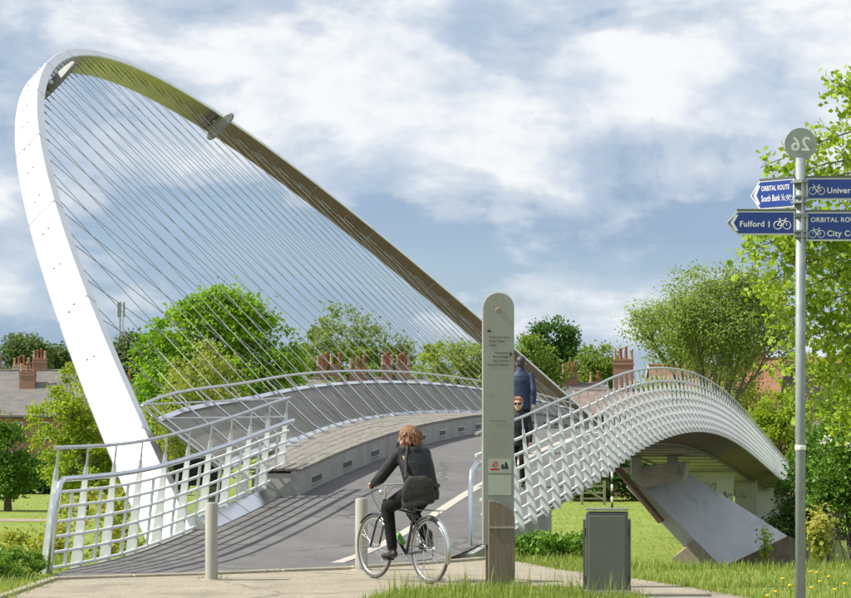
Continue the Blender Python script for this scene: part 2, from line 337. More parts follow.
THR = [(-3.98, 23.55), (-2.4, 24.35), (-.86, 25.3), (.0, 26.2), (.75, 27.15)]      # where the asphalt ramp meets the paving
path_right = [(1.2, 26.55), (1.6, 25.1), (2.3, 23.6), (2.75, 22.3), (3.1, 21.0), (3.5, 19.0), (3.9, 15)]
path_inner = [(2.4, 15), (2.25, 19.0), (2.0, 20.8), (1.7, 21.7), (1.1, 22.25), (.4, 22.3), (-.2, 21.9), (-.5, 20.8), (-.65, 19), (-.8, 15), (-.9, 6)]
def paving():
    poly = THR + path_right + path_inner + [(-4.3, 6), (-4.1, 21.0)]
    bm = bmesh.new(); vs = [bm.verts.new((x, y, .006)) for x, y in poly]; bm.faces.new(vs)
    bmesh.ops.triangulate(bm, faces=bm.faces); bmesh.ops.recalc_face_normals(bm, faces=bm.faces)
    me = bpy.data.meshes.new('paved_path'); bm.to_mesh(me); bm.free()
    if me.polygons[0].normal.z < 0: me.flip_normals()
    o = link('paved_path', me, mat=M['paving']); tag(o, kind='structure')
    # edging stones along the threshold and along the left verge, each a piece of its own
    pts = [Vector((x, y, 0)) for x, y in ([(-4.06, 18.5), (-4.06, 21.0)] + THR)]
    k = 0
    for a, b in zip(pts[:-1], pts[1:]):
        L_ = (b - a).length; n = max(1, round(L_ / .9)); d = (b - a).normalized(); ang = math.atan2(d.y, d.x)
        for i in range(n):
            c = a + d * (L_ * (i + .5) / n)
            e = MB().box((0, 0, 0), (L_ / n - .012, .10, .12)).build('edging_stone', M['edging'], o)
            e.location = (c.x, c.y, -.026 + .006 * random.random()); e.rotation_euler = (0, 0, ang + R(random.uniform(-.5, .5)))
            bevel(e, .01, 1)
    return o
paving()
o = MB().sweep([[Vector((x, 119 + .8 * math.sin(x * .05), ground_z(x, 119) + .02)), Vector((x, 122.2 + .8 * math.sin(x * .05), ground_z(x, 122.2) + .02))] for x in np.arange(-60, -16, 2.0)], smooth=True).build('park_path', M['paving']); tag(o, kind='structure')

# ------------------------------------------------------------------ the footbridge
DK = [(20, 0), (24, .004), (27, .06), (30, .32), (33, .66), (36, .93), (40, 1.21), (45, 1.43), (50, 1.555), (55, 1.6), (60, 1.565), (66, 1.43), (72, 1.21), (78, .93), (86, .50), (96, -.08), (111, -.95), (125, -1.75), (140, -2.6)]
_dy = np.array([a for a, b in DK], float); _dz = np.array([b for a, b in DK], float)
_dm = np.gradient(_dz, _dy); _dm[0] = 0
def deck(y):
    i = int(min(len(_dy) - 2, max(0, np.searchsorted(_dy, y) - 1))); h = _dy[i + 1] - _dy[i]; t = (y - _dy[i]) / h
    return float((2 * t**3 - 3 * t**2 + 1) * _dz[i] + (t**3 - 2 * t**2 + t) * h * _dm[i] + (-2 * t**3 + 3 * t**2) * _dz[i + 1] + (t**3 - t**2) * h * _dm[i + 1])
def lerp_list(pts, y):
    for (a, x0), (b, x1) in zip(pts[:-1], pts[1:]):
        if y <= b: return x0 + (x1 - x0) * (y - a) / (b - a)
    return pts[-1][1]
def XR(y): return 2.86 + .2 * (y - 35.9) if y > 37 else lerp_list([(26, .05), (28, .66), (30.8, 1.5), (33.4, 2.26), (35.9, 2.88), (37, 3.08)], y)
def XK(y): return -1.7 + .2 * (y - 33.4)
def XL(y): return -2.05 + .2333 * (y - 33.4)          # left parapet line (near end)
TH = .82; A0, A1 = 27.25, 75.4; RISE = 13.45
def plane_pt(s, v):
    yb = A0 + (A1 - A0) * (s + 1) / 2; xb = -1.68 + .2 * (yb - 33.4); zb = -.22 + .9 * (s + 1) / 2
    return Vector((xb - v * math.cos(TH) * CP, yb + v * math.cos(TH) * SP, zb + v * math.sin(TH)))
ARCH = dict(y0=30.0, y1=76.92, rise=13.83, th=.8247, a=-3.374, g=.2124, z0=-.035, z1=.858)
def arch_plane(s, v):
    A = ARCH; yb = A['y0'] + (A['y1'] - A['y0']) * (s + 1) / 2; ps = math.atan(A['g'])
    return Vector((A['a'] + A['g'] * (yb - A['y0']) - v * math.cos(A['th']) * math.cos(ps), yb + v * math.cos(A['th']) * math.sin(ps), A['z0'] + (A['z1'] - A['z0']) * (s + 1) / 2 + v * math.sin(A['th'])))
def s_of_y(y): return (y - A0) / (A1 - A0) * 2 - 1
def arch_pt(s): return arch_plane(s, ARCH['rise'] * (1 - s * s))
MV = Vector((math.sin(TH) * CP, -math.sin(TH) * SP, math.cos(TH)))       # normal of the arch plane, towards the deck side
VV = Vector((-math.cos(TH) * CP, math.cos(TH) * SP, math.sin(TH)))
UU = Vector((SP, CP, 0))

bridge = empty('footbridge', (0, 27, 0)); tag(bridge, 'white footbridge with one tilted arch, fanned cables and lattice railings', 'bridge')
BI = Matrix.Translation((0, -27, 0))
def bpart(mb, name, mt, parent=None):
    mb.v = [(x, y - 27, z) for x, y, z in mb.v]
    return mb.build(name, mt, parent or bridge)

def seat_v(y, dz=None):   # in-plane height where the leaning back meets the bench
    if dz is None: dz = .27 + .17 * (1 - sstep(31, 38, y))
    s = s_of_y(y); zb = -.22 + .9 * (s + 1) / 2
    return (deck(y) + dz - zb) / math.sin(TH)
def near_shift(y): return .34 * (1 - sstep(31, 45, y))
def bench_x(y): return near_shift(y) * .85 + plane_pt(s_of_y(min(y, 75)), seat_v(min(y, 75), .385)).x + .2 * max(0, y - 75) - .05
def build_deck():
    ys = [27.5, 28.5, 29.5, 30.5, 31.5, 32.55, 32.62] + list(np.arange(33.5, 131, 1.5))
    rows = []
    for y in ys:
        z = deck(y); xr = XR(y) + .06; xk = bench_x(y) + .06; up_ = .335
        if y < 32.6: xk = XL(y) - .12; up_ = -.013
        xi = XK(y) - .03 if y >= 32.6 else XL(y) - .06
        rows.append([Vector((xk, y, z + up_)), Vector((xi, y, z + up_)), Vector((xi + .01, y, z - .014)), Vector((xr, y, z - .012)), Vector((xr, y, z - .075)), Vector((xr - 1.05, y, z - .36)), Vector((XK(y) + .25, y, z - .40)), Vector((xk, y, z - .05))])
    mb = MB(); mb.sweep(rows, closed=True)
    o = bpart(mb, 'deck_girder', M['soffit'])
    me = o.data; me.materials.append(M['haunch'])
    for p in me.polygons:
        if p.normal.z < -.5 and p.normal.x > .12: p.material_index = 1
    ys = [23.55, 24, 24.5, 25, 25.5, 26, 26.5, 27.15] + list(np.arange(27.5, 131, .75))
    rows = []
    thr = [(b, a) for a, b in THR]
    for y in ys:
        xl = max(-3.98, XL(y)) - .1 if y < 32.6 else XK(y)
        xr = lerp_list(thr, y) if y < 27.15 else (XR(y) + .02)
        z0 = deck(y) + .008
        rows.append([Vector((xl + (xr - xl) * t, y, z0 + .0 * t)) for t in (0, .25, .5, .75, 1)])
    mb = MB(); mb.sweep(rows, smooth=True); bpart(mb, 'walking_surface', M['asphalt'])
    # painted dividing line
    rows = []
    for y in np.arange(26.0, 120, 1.0):
        x = -1.0 + (y - 26.2) * .243 if y < 34 else .895 + (y - 34) * .2
        rows.append([Vector((x - .075, y, deck(y) + .0125)), Vector((x + .075, y, deck(y) + .0125))])
    mb = MB(); mb.sweep(rows); bpart(mb, 'dividing_line', M['line_paint'])
    # drain pipe under the haunch corner
    mb = MB(); mb.tube([Vector((XR(y) - .95, y, deck(y) - .43)) for y in np.arange(34, 130, 2.0)], .035, 8); bpart(mb, 'drain_pipe', M['vent'])
    mb = MB(); mb.tube([Vector((XK(y) + .5, y, deck(y) - .43)) for y in np.arange(60, 130, 2.0)], .03, 8); bpart(mb, 'drain_pipe', M['vent'])
    # cross ribs under the deck
    for y in np.arange(58, 128, 3.2):
        a = Vector((XK(y) + .3, y, deck(y) - .44)); b = Vector((XR(y) - 1.0, y, deck(y) - .44))
        mb = MB(); mb.box((a + b) / 2, ((b - a).length, .05, .035)); bpart(mb, 'soffit_rib', M['soffit'])
    # abutment under the near end
    mb = MB()
    zz = -4.5
    pts = [(XL(27.4) - .2, 27.4), (XR(27.4) + .12, 27.4), (XR(31.5) + .1, 31.5), (XL(31.5) - .1, 31.5)]
    mb.hexa([Vector((x, y, zz)) for x, y in pts], [Vector((x, y, deck(y) - .02)) for x, y in pts]); bpart(mb, 'abutment', M['concrete'])
build_deck()

def build_bench():
    y = 32.6; seg = 2.0; i = 0
    while y < 75:
        y2 = y + seg - .02
        def q(yy, off, dz): return Vector((XK(yy) + off, yy, deck(yy) + dz))
        ym = (y + y2) / 2
        # kerb panel with a dark block in its face for the slot light
        mb = MB()
        a = [q(y, 0, -.02), q(y, -.14, -.02), q(y, -.14, .37), q(y, 0, .37)]; b = [q(y2, 0, -.02), q(y2, -.14, -.02), q(y2, -.14, .37), q(y2, 0, .37)]
        mb.hexa(a, b); k = bpart(mb, 'kerb_panel', M['concrete']); bevel(k, .008, 1)
        mb = MB(); c1, c2 = ym - .27, ym + .27
        mb.hexa([q(c1, .012, .11), q(c1, -.03, .11), q(c1, -.03, .20), q(c1, .012, .20)], [q(c2, .012, .11), q(c2, -.03, .11), q(c2, -.03, .20), q(c2, .012, .20)])
        v = bpart(mb, 'vent', M['vent'], k)
        for dz0, dz1, e0, e1 in ((.095, .11, c1 - .02, c2 + .02), (.20, .215, c1 - .02, c2 + .02)):
            mb = MB(); mb.hexa([q(e0, .03, dz0), q(e0, -.01, dz0), q(e0, -.01, dz1), q(e0, .03, dz1)], [q(e1, .03, dz0), q(e1, -.01, dz0), q(e1, -.01, dz1), q(e1, .03, dz1)]); bpart(mb, 'vent_frame', M['steel'], k)
        for j in range(6):          # bench boards running along the bridge
            zz = .375 + random.uniform(-.003, .003)
            def e(yy, f): w_ = XK(yy) - bench_x(yy) + .02; return .02 - w_ * f
            f1, f2 = j / 6, (j + .93) / 6
            mb = MB(); mb.hexa([q(y, e(y, f1), zz), q(y, e(y, f2), zz), q(y, e(y, f2), zz + .035), q(y, e(y, f1), zz + .035)], [q(y2, e(y2, f1), zz), q(y2, e(y2, f2), zz), q(y2, e(y2, f2), zz + .035), q(y2, e(y2, f1), zz + .035)]); bpart(mb, 'bench_plank', M['timber_plank'])
        y += seg; i += 1
    # the polished wedge plates before the kerb starts
    for k in range(4):
        y1 = 29.4 + k * .8; y2 = y1 + .77
        def w(yy, top): return Vector((XL(yy) + .02 - (.22 if top else 0) + .12, yy, deck(yy) + (.17 if top else .014)))
        mb = MB(); mb.hexa([w(y1, 0), w(y1, 0) - Vector((.3, 0, 0)), w(y1, 1) - Vector((.02, 0, 0)), w(y1, 1)], [w(y2, 0), w(y2, 0) - Vector((.3, 0, 0)), w(y2, 1) - Vector((.02, 0, 0)), w(y2, 1)]); bpart(mb, 'kerb_plate', M['steel_bright'])
build_bench()

def build_back():
    YB0 = 31.2
    def p(y, dv, dm=0): return plane_pt(s_of_y(y), seat_v(y) + dv) + MV * dm + Vector((near_shift(y) * max(0, 1 - dv / 1.2), 0, 0))
    ys = list(np.arange(YB0, 74.6, 1.48))
    for a, b in zip(ys[:-1], ys[1:]):
        b -= .03
        mb = MB(); mb.hexa([p(a, .13, -.01), p(a, .13, -.035), p(a, 1.16, -.035), p(a, 1.16, -.01)], [p(b, .13, -.01), p(b, .13, -.035), p(b, 1.16, -.035), p(b, 1.16, -.01)])
        pn = bpart(mb, 'back_panel', M['mesh_panel'])
        mb = MB(); mb.hexa([p(a, .14, .03), p(a, .14, .012), p(a, .25, .012), p(a, .25, .03)], [p(b, .14, .03), p(b, .14, .012), p(b, .25, .012), p(b, .25, .03)]); bpart(mb, 'lower_trim', M['steel_bright'], pn)
        mb = MB(); mb.hexa([p(a, 1.12, .03), p(a, 1.12, .0), p(a, 1.19, .0), p(a, 1.19, .03)], [p(b, 1.12, .03), p(b, 1.12, .0), p(b, 1.19, .0), p(b, 1.19, .03)]); bpart(mb, 'upper_trim', M['steel_bright'], pn)
        for yy in (a + .05,):
            mb = MB(); mb.tube([p(yy, .10, .12), p(yy - .0, .35, .06), p(yy, 1.45, .05)], .019, 6); st = bpart(mb, 'back_strut', M['steel'])
            mb = MB(); mb.box(p(yy, .12, .13), (.12, .10, .03)); bpart(mb, 'strut_foot', M['steel'], st)
    mb = MB(); mb.tube([p(y, 1.45, .06) for y in np.arange(YB0 - .3, 75, 1.0)], .026, 10); bpart(mb, 'back_handrail', M['steel'])
    # open end frame of the leaning back
    mb = MB(); mb.tube([p(YB0 - .3, 1.45, .06), p(YB0, 1.16, .0)], .02, 6); bpart(mb, 'end_bar', M['steel'])
    mb = MB(); mb.tube([p(YB0, 1.17, .0), p(YB0, 0, .03)], .022, 6); bpart(mb, 'end_bar', M['steel'])
    mb = MB(); mb.tube([p(YB0 - .3, 1.45, .06), Vector((XL(33.2), 33.2, deck(33.2) + 1.40))], .016, 6); bpart(mb, 'end_bar', M['steel'])
    mb = MB(); mb.tube([p(YB0, 1.14, .06), Vector((XL(33.2), 33.25, deck(33.2) + 1.12))], .016, 6); bpart(mb, 'end_bar', M['steel'])
    mb = MB(); mb.tube([Vector((XK(32.4) - .45, 32.4, deck(32.4))), Vector((XK(32.4) - .45, 32.4, deck(32.4) + 1.25))], .016, 6); bpart(mb, 'end_bar', M['steel'])
build_back()

def build_arch():
    n = 120; rows = []; b = .31; a = .11
    MV = (arch_plane(.5, 0) - arch_plane(-.5, 0)).cross(arch_plane(0, 1) - arch_plane(0, 0)).normalized()
    if MV.x < 0: MV = -MV
    ss = [-1.045 + (2.0 + .045) * i / n for i in range(n + 1)]
    for s in ss:
        c = arch_pt(s); t = (arch_pt(s + .002) - arch_pt(s - .002)).normalized(); nn = MV.cross(t).normalized()
        if nn.dot(VV) < 0 and abs(s) < .5: nn = -nn
        # keep the outward normal consistent along the arch
        g = 1 + .12 * (abs(s) ** 3)
        rows.append([c + MV * b * g * x + nn * a * z for x, z in ((-.92, -1), (.92, -1), (1, -.85), (1, .85), (.92, 1), (-.92, 1), (-1, .85), (-1, -.85))])
    mb = MB(); mb.sweep(rows, closed=True, smooth=False); ar = bpart(mb, 'arch', M['arch_stainless'])
    for p in ar.data.polygons: p.use_smooth = len(p.vertices) == 4
    ar.data.set_sharp_from_angle(angle=R(25))
    ar.data.materials.append(M['arch_shade_steel'])
    for p in ar.data.polygons:          # inner face takes a darker copy of the arch steel, shade put into colour
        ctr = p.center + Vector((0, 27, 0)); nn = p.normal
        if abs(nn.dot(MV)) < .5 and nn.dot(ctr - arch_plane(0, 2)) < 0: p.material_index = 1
    def frame(s):
        c = arch_pt(s); t = (arch_pt(s + .002) - arch_pt(s - .002)).normalized(); nn = MV.cross(t).normalized()
        o = 1 if nn.dot(c - arch_plane(0, 2)) > 0 else -1
        return c, t, nn * o
    sa0 = [-.86 + .0455 * i for i in range(39)]
    dl = .10
    for fam in (-1, 1):
        for i, s0 in enumerate(sa0):
            s = s0 + (.012 if fam > 0 else 0); sdk = s + fam * dl
            if abs(s) > .9: continue
            sdk = max(-.86, min(.95, sdk)); sdk = max(-.835, s_of_y(ARCH['y0'] + (ARCH['y1'] - ARCH['y0']) * (sdk + 1) / 2)); yb = A0 + (A1 - A0) * (sdk + 1) / 2
            c, t, nn = frame(s)
            lo = plane_pt(sdk, seat_v(yb) - .02) + MV * (.05 + .012 * fam); hi = c - nn * .10 + MV * .012 * fam
            mb = MB(); mb.tube([lo, hi], .0072, 5); cb = bpart(mb, 'cable', M['cable'])
            d = (lo - hi).normalized()
            mb = MB(); mb.tube([hi, hi + d * .4], .015, 6); bpart(mb, 'socket', M['cable'], cb)
            if s < .1 and fam < 0:
                for w in (-.07, .06):
                    mb = MB(); q = c + nn * .108 + MV * w + t * random.uniform(-.08, .08); mb.ellipsoid(q, (.035, .035, .02), 8, 4); bpart(mb, 'anchor_cap', M['steel'], ar)
    for s in np.arange(-.93, .95, .115):
        mb = MB(); rows = []
        for ds in (-.0009, .0009):
            c, t, nn = frame(s + ds); g = 1 + .12 * abs(s) ** 3
            rows.append([c + MV * .313 * g * x + nn * .113 * z for x, z in ((-.92, -1), (.92, -1), (1, -.85), (1, .85), (.92, 1), (-.92, 1), (-1, .85), (-1, -.85))])
        mb.sweep(rows, closed=True, caps=False); bpart(mb, 'weld_seam', M['steel'], ar)
    # lens-shaped lamp plates carried under the arch
    for s, ln in ((-.36, .66), (.235, .50)):
        c, t, nn = frame(s); mb = MB()
        rows = []
        outline = [(ln * math.copysign(abs(math.cos(x)) ** .8, math.cos(x)), .14 * math.copysign(abs(math.sin(x)) ** .8, math.sin(x))) for x in [2 * math.pi * k / 28 for k in range(28)]]
        cc = c - nn * .30 + MV * .08; lat = (t * .85 + nn * .5).normalized() if s < 0 else (nn * .95 - t * .3).normalized()
        th = MV.cross(lat).normalized()
        for dz, sc in ((-.05, .90), (-.03, 1), (.03, 1), (.05, .90)): rows.append([cc + MV * x * sc + lat * y * sc + th * dz for x, y in outline])
        mb.sweep(rows, closed=True, smooth=False); lp = bpart(mb, 'lamp_plate', M['monolith'], ar)
        mb = MB(); mb.tube([c - nn * .1, cc], .07, 8); bpart(mb, 'lamp_bracket', M['steel'], ar)
    return frame
arch_frame = build_arch()

def lattice(name, path, rails, side, top_h, post_h, ys_posts, y0, y1, thick_h=None, minor=False, ends=False, rail_r=.02, fw=1.0, bot=-.13):
    """side=+1: outer side is to the right.  path(y) gives x at rail height"""
    root = empty(name, (path(y0), y0 - 27, deck(y0)), 0, bridge)
    OFF = Vector((root.location.x, root.location.y + 27, root.location.z))
    def part(mb, nm, mt):
        mb.v = [tuple(Vector(v) - OFF) for v in mb.v]; return mb.build(nm, mt, root)
    lean = lambda h: side * .13 * (1 - max(-.1, h) / 1.2)
    def pt(y, h, extra=0): q = lean(h) + extra; return Vector((path(y) + q * CP, y - q * SP, deck(y) + h))
    # one fin-shaped post mesh, shared
    mb = MB(); t = .011
    prof = [(bot, .07), (.0, .088), (.1, .085), (.6, .062), (1.0, .042), (post_h, .026)]
    rows = []
    for h, w in prof:
        q = lean(h)
        w *= fw
        rows.append([Vector(((q + sx * w) * CP + sy * t * SP, -(q + sx * w) * SP + sy * t * CP, h)) for sx, sy in ((-1, -1), (1, -1), (1, 1), (-1, 1))])
    mb.sweep(rows, closed=True); fin = mb.mesh('post', M['post_paint'])
    mb = MB(); mb.tube([Vector((lean(post_h - .12) * CP, -lean(post_h) * SP, post_h - .12)), Vector((lean(top_h) * CP, -lean(top_h) * SP, top_h))], [.018, .011], 6); stub = mb.mesh('bracket', M['steel'])
    mb = MB()
    z = post_h - .07; mb.ellipsoid((lean(z) * CP, -lean(z) * SP - .014, z), (.012, .006, .012), 6, 4)
    bolt = mb.mesh('bolt', M['steel'])
    for y in ys_posts:
        p = link('post', fin, root); p.location = Vector((path(y), y, deck(y))) - OFF
        link('bracket', stub, p)
        if y < 40: link('bolt', bolt, p)
    yy = list(np.arange(y0, y1, .75)) + [y1]
    for h in rails:
        mb = MB(); mb.tube([pt(y, h, -.035 * side) for y in yy], rail_r, 6); part(mb, 'rail', M['rail_paint'])
    mb = MB(); mb.tube([pt(y, top_h) for y in yy], .023, 8); part(mb, 'handrail', M['steel'])
    if thick_h:
        loop = [pt(y0 - .02, h, -.09 * side) for h in (.0, .4, .8)] + [pt(y0 + d, h, -.09 * side) for d, h in ((-.0, thick_h - .16), (.03, thick_h - .05), (.12, thick_h))]
        mb = MB(); mb.tube(loop + [pt(y, thick_h, -.09 * side) for y in yy if y > y0 + .2], .034, 10); part(mb, 'grab_rail', M['steel_bright'])
    if minor:
        for a, b in zip(ys_posts[:-1], ys_posts[1:]):
            y = (a + b) / 2; mb = MB(); mb.box((0, 0, 0), (.035, .012, .01))
            lo, hi = pt(y, rails[-1], -.035 * side), pt(y, rails[0], -.035 * side)
            w = Vector((.02, 0, 0)); e = Vector((0, .006, 0))
            mb = MB(); mb.hexa([lo - w - e, lo + w - e, lo + w + e, lo - w + e], [hi - w - e, hi + w - e, hi + w + e, hi - w + e]); part(mb, 'spacer_bar', M['post_paint'])
    return root
yl = list(np.linspace(24.55, 33.2, 11))
lattice('left_parapet', XL, (.90, .735, .57, .40, .225, .05), -1, 1.40, 1.17, yl, 24.45, 33.3, thick_h=1.05, minor=True, fw=.8)
yr = [28.35]
while yr[-1] < 123.5: yr.append(yr[-1] + float(np.interp(yr[-1], [28, 36, 50, 70, 125], [.66, .80, 1.12, 1.25, 1.35])))
lattice('right_parapet', lambda y: XR(y) - .02, (1.14, .94, .75, .57, .39, .22, .06), 1, 1.42, 1.25, yr, 28.1, 125.0, thick_h=None, rail_r=.021, fw=.68, bot=-.06)
rp = [o for o in bpy.data.objects if o.name == 'right_parapet'][0]
mb = MB(); x0 = XR(28.1)
mb.tube([Vector((x0 - .12, 27.95, -.05)), Vector((x0 - .12, 27.95, .85)), Vector((x0 - .1, 28.02, 1.08)), Vector((x0 - .04, 28.2, 1.17)), Vector((x0 + .12, 28.7, 1.2))], .034, 10); bpart(mb, 'grab_rail', M['steel_bright'])
lattice('left_approach_parapet', lambda y: XK(y) + .0, (1.13, .92, .71, .52, .34, .17, .0), -1, 1.42, 1.25, [76.2 + 1.8 * i for i in range(27)], 76, 124, rail_r=.024)
# dark equipment grille behind the left parapet
mb = MB(); mb.box((-3.37, 32.3, .98), (.64, .05, .40)); g = bpart(mb, 'grille', M['dark_mesh'])
for k in range(7): mb = MB(); mb.box((-3.37, 32.27, .81 + k * .057), (.64, .012, .012)); bpart(mb, 'grille_slat', M['vent'], g)

def build_far_pier():
    D = 76.0
    A, B, C_, D_ = survey(634, 478, 76.0), survey(722, 568, 75.4), survey(788, 536, 78.1), survey(690, 474, 77.7)
    nrm = (B - A).cross(D_ - A).normalized()
    if nrm.y > 0: nrm = -nrm
    back = -nrm * .55
    mb = MB(); mb.hexa([A, B, C_, D_], [A + back, B + back, C_ + back, D_ + back]); lg = bpart(mb, 'raked_leg', M['leg_paint']); bevel(lg, .02, 1)
    # rusty lower flange along its left edge
    A2, B2 = survey(604, 452, 76.2), survey(661, 521, 75.6)
    w = Vector((-.11, .12, -.04)); th = back * .35 + Vector((0, -.02, 0))
    mb = MB(); mb.hexa([A2, B2, B2 - w, A2 - w], [p + back * .3 for p in (A2, B2, B2 - w, A2 - w)]); bpart(mb, 'leg_flange', M['rust'])
    mb = MB(); P0, P1 = survey(694, 541, 75.6), survey(724, 569, 75.3)
    mb.hexa([P0 + back, P1 + back, P1 + Vector((-.05, -.1, .05)), P0 + Vector((-.05, -.1, .05))], [P0 + back + Vector((-.45, 0, -.3)), P1 + back + Vector((-.45, 0, -.3)), P1 + Vector((-.3, 0, -.25)), P0 + Vector((-.3, 0, -.25))]); bpart(mb, 'leg_footing', M['wood_pale'])
    # concrete foot block
    up = Vector((0, 0, 1))
    b0, b1 = B + Vector((.0, .1, -.02)), C_ + Vector((.05, .1, -.02)); b2, b3 = C_ + Vector((1.0, 1.6, -.4)), B + Vector((.6, 2.0, 0))
    mb = MB(); lo = [Vector((p.x, p.y, -4.2)) for p in (b0, b1 + Vector((.1, -.2, 0)), b2, b3)]
    mb.hexa(lo, [b0, b1, b2, b3]); fb = bpart(mb, 'foot_block', M['soil']); 
    # cap block and bearings
    q = [survey(622, 468, 75.2), survey(687, 461, 74.6), survey(683, 481, 74.9), survey(643, 488, 75.4)]
    bk = Vector((.25, 1.1, 0)); mb = MB(); mb.hexa(q, [p + bk for p in q]); cp = bpart(mb, 'pier_cap', M['concrete_dark']); bevel(cp, .03, 1)
    for px in (636, 673):
        c = survey(px, 455, 74.9); top = deck(75) - .42
        mb = MB(); mb.box((c.x, c.y, (q[0].z + .05 + top) / 2 - .1), (.34, .36, (top - q[0].z) + .25)); br = bpart(mb, 'bearing', M['concrete_dark'])
        mb = MB(); mb.box((c.x, c.y, (q[0].z + top) / 2 + .28), (.52, .5, .16)); bpart(mb, 'bearing_plate', M['vent'], br)
    # wall piers of the approach spans
    for y, px0, px1, pt, pb in ((90, 686, 733, 470, 545), (103, 735, 757, 479, 545), (116, 757, 774, 488, 545), (128, 772, 788, 494, 540)):
        a, b = survey(px0, pt, y), survey(px1, pt, y); top = max(deck(y) - .42, a.z)
        mb = MB(); bk = Vector((.1, .6, 0))
        mb.hexa([Vector((a.x, a.y, -4.2)), Vector((b.x, b.y, -4.2)), Vector((b.x, b.y, -4.2)) + bk, Vector((a.x, a.y, -4.2)) + bk], [Vector((a.x, a.y, top)), Vector((b.x, b.y, top)), Vector((b.x, b.y, top)) + bk, Vector((a.x, a.y, top)) + bk])
        w = bpart(mb, 'wall_pier', M['pier'])
        if y == 90:
            rr = random.Random(5)
            for k, (gx, gy, wd, cm) in enumerate(((706, 487, 11, M['leaf_hedge']), (724, 496, 9, M['rust']), (738, 494, 9, M['concrete_dark']))):
                pts = []
                for j in range(14): pts.append(survey(gx - wd + 2 * wd * j / 13 + rr.uniform(-2, 2), gy + rr.uniform(-5, 5), 89.9 if gx < 733 else 102.9))
                mb = MB(); mb.tube(pts, .016, 4); bpart(mb, 'graffiti_stroke', cm, w)
build_far_pier()

# ------------------------------------------------------------------ foliage
def leaf_mesh(name, centers, size, mt, tint=None, up=.35, aspect=.62, seed=0, fold=True):
    g = np.random.default_rng(seed); n = len(centers); c = np.asarray(centers, float)
    nrm = g.normal(size=(n, 3)); nrm[:, 2] += up * 2; nrm /= np.linalg.norm(nrm, axis=1)[:, None]
    t = g.normal(size=(n, 3)); t -= (t * nrm).sum(1)[:, None] * nrm; t /= np.linalg.norm(t, axis=1)[:, None]
    b = np.cross(nrm, t); sz = size * g.uniform(.65, 1.3, n)[:, None]
    v = np.empty((n, 4, 3)); v[:, 0] = c - t * sz * .5; v[:, 1] = c + b * sz * aspect * .5 + nrm * sz * .12 - t * sz * .08; v[:, 2] = c + t * sz * .5 - nrm * sz * .1; v[:, 3] = c - b * sz * aspect * .5 + nrm * sz * .12 - t * sz * .08
    me = bpy.data.meshes.new(name); me.vertices.add(4 * n); me.vertices.foreach_set('co', v.reshape(-1))
    me.loops.add(4 * n); me.loops.foreach_set('vertex_index', np.arange(4 * n, dtype=np.int32)); me.polygons.add(n)
    me.polygons.foreach_set('loop_start', np.arange(0, 4 * n, 4, dtype=np.int32)); me.polygons.foreach_set('loop_total', np.full(n, 4, np.int32))
    me.update(calc_edges=True); a = me.attributes.new('tint', 'FLOAT', 'POINT')
    tt = g.uniform(0, 1, n) if tint is None else np.clip(np.asarray(tint) + g.normal(0, .16, n), 0, 1)
    a.data.foreach_set('value', np.repeat(tt, 4).astype(np.float32)); me.materials.append(mt); me.validate(); return me

def crown(lobes, nclump, nleaf, crad, seed, shell=.55):
    """lobes: (centre, radii). clumps sit through the outer part of each lobe; leaves spread round each clump"""
    g = np.random.default_rng(seed); vol = np.array([l[1][0] * l[1][1] * l[1][2] for l in lobes]) ** .67; vol = vol / vol.sum()
    pts = []; tint = []; cl = []
    for i in range(nclump):
        c, r = lobes[g.choice(len(lobes), p=vol)]
        d = g.normal(size=3); d /= np.linalg.norm(d); d[2] = d[2] * .9 + .08
        q = np.array(c) + d * np.array(r) * (shell + (1 - shell) * g.uniform() ** .6)
        k = crad * g.uniform(.55, 1.35); cl.append(q); n = int(nleaf * g.uniform(.6, 1.4))
        p = g.normal(size=(n, 3)) * np.array([1, 1, .7]) * k * .55
        pts.append(q + p); tint.append(np.full(n, np.clip(g.normal(.5, .22), 0, 1)))
    return np.concatenate(pts), np.concatenate(tint), cl

def tree(name, label, base, lobes, mt, nclump, nleaf, crad, leaf, seed, group=None, bark='bark', trunk_r=.2, shell=.55, limbs=14, cat='tree', top=None):
    root = empty(name, base); bz = Vector(base)
    P, T, cl = crown([((c[0] - bz.x, c[1] - bz.y, c[2] - bz.z), r) for c, r in lobes], nclump, nleaf, crad, seed, shell)
    link('crown', leaf_mesh('crown', P, leaf, mt, T, seed=seed), root)
    rr = random.Random(seed); mb = MB()
    zt = min(q[2] for q in cl) * .5 + np.mean([q[2] for q in cl]) * .5 if top is None else top
    ax = np.mean([q[0] for q in cl]) * .5; ay = np.mean([q[1] for q in cl]) * .5
    tr = [Vector((0, 0, -.4)), Vector((ax * .15, ay * .15, zt * .35)), Vector((ax * .55, ay * .55, zt * .7)), Vector((ax, ay, zt))]
    mb.tube(tr, [trunk_r * 1.25, trunk_r, trunk_r * .85, trunk_r * .6], 8)
    for q in rr.sample(cl, min(limbs, len(cl))):
        q = Vector(q); s = tr[2].lerp(tr[3], rr.random()); mid = s.lerp(q, .5) + Vector((rr.uniform(-.3, .3), rr.uniform(-.3, .3), .15 * (q - s).length * .5))
        mb.tube([s, mid, q], [trunk_r * .45, trunk_r * .25, trunk_r * .07], 5, cap=False)
    mb.build('trunk', M[bark], root)
    tag(root, label, cat, group); return root

def lobes_px(lst, dist):          # (px, py, rx_px, rz_px[, depth offset m]) -> lobes
    k = dist / FPX; r = []
    for q in lst:
        dd = q[4] if len(q) > 4 else 0
        c = survey(q[0], q[1], dist + dd); r.append(((c.x, c.y, c.z), (q[2] * k, q[2] * k * .9, q[3] * k)))
    return r
def ground_at(px, dist):
    x = (px - 425.5) * dist / FPX; return (x, dist, ground_z(x, dist))

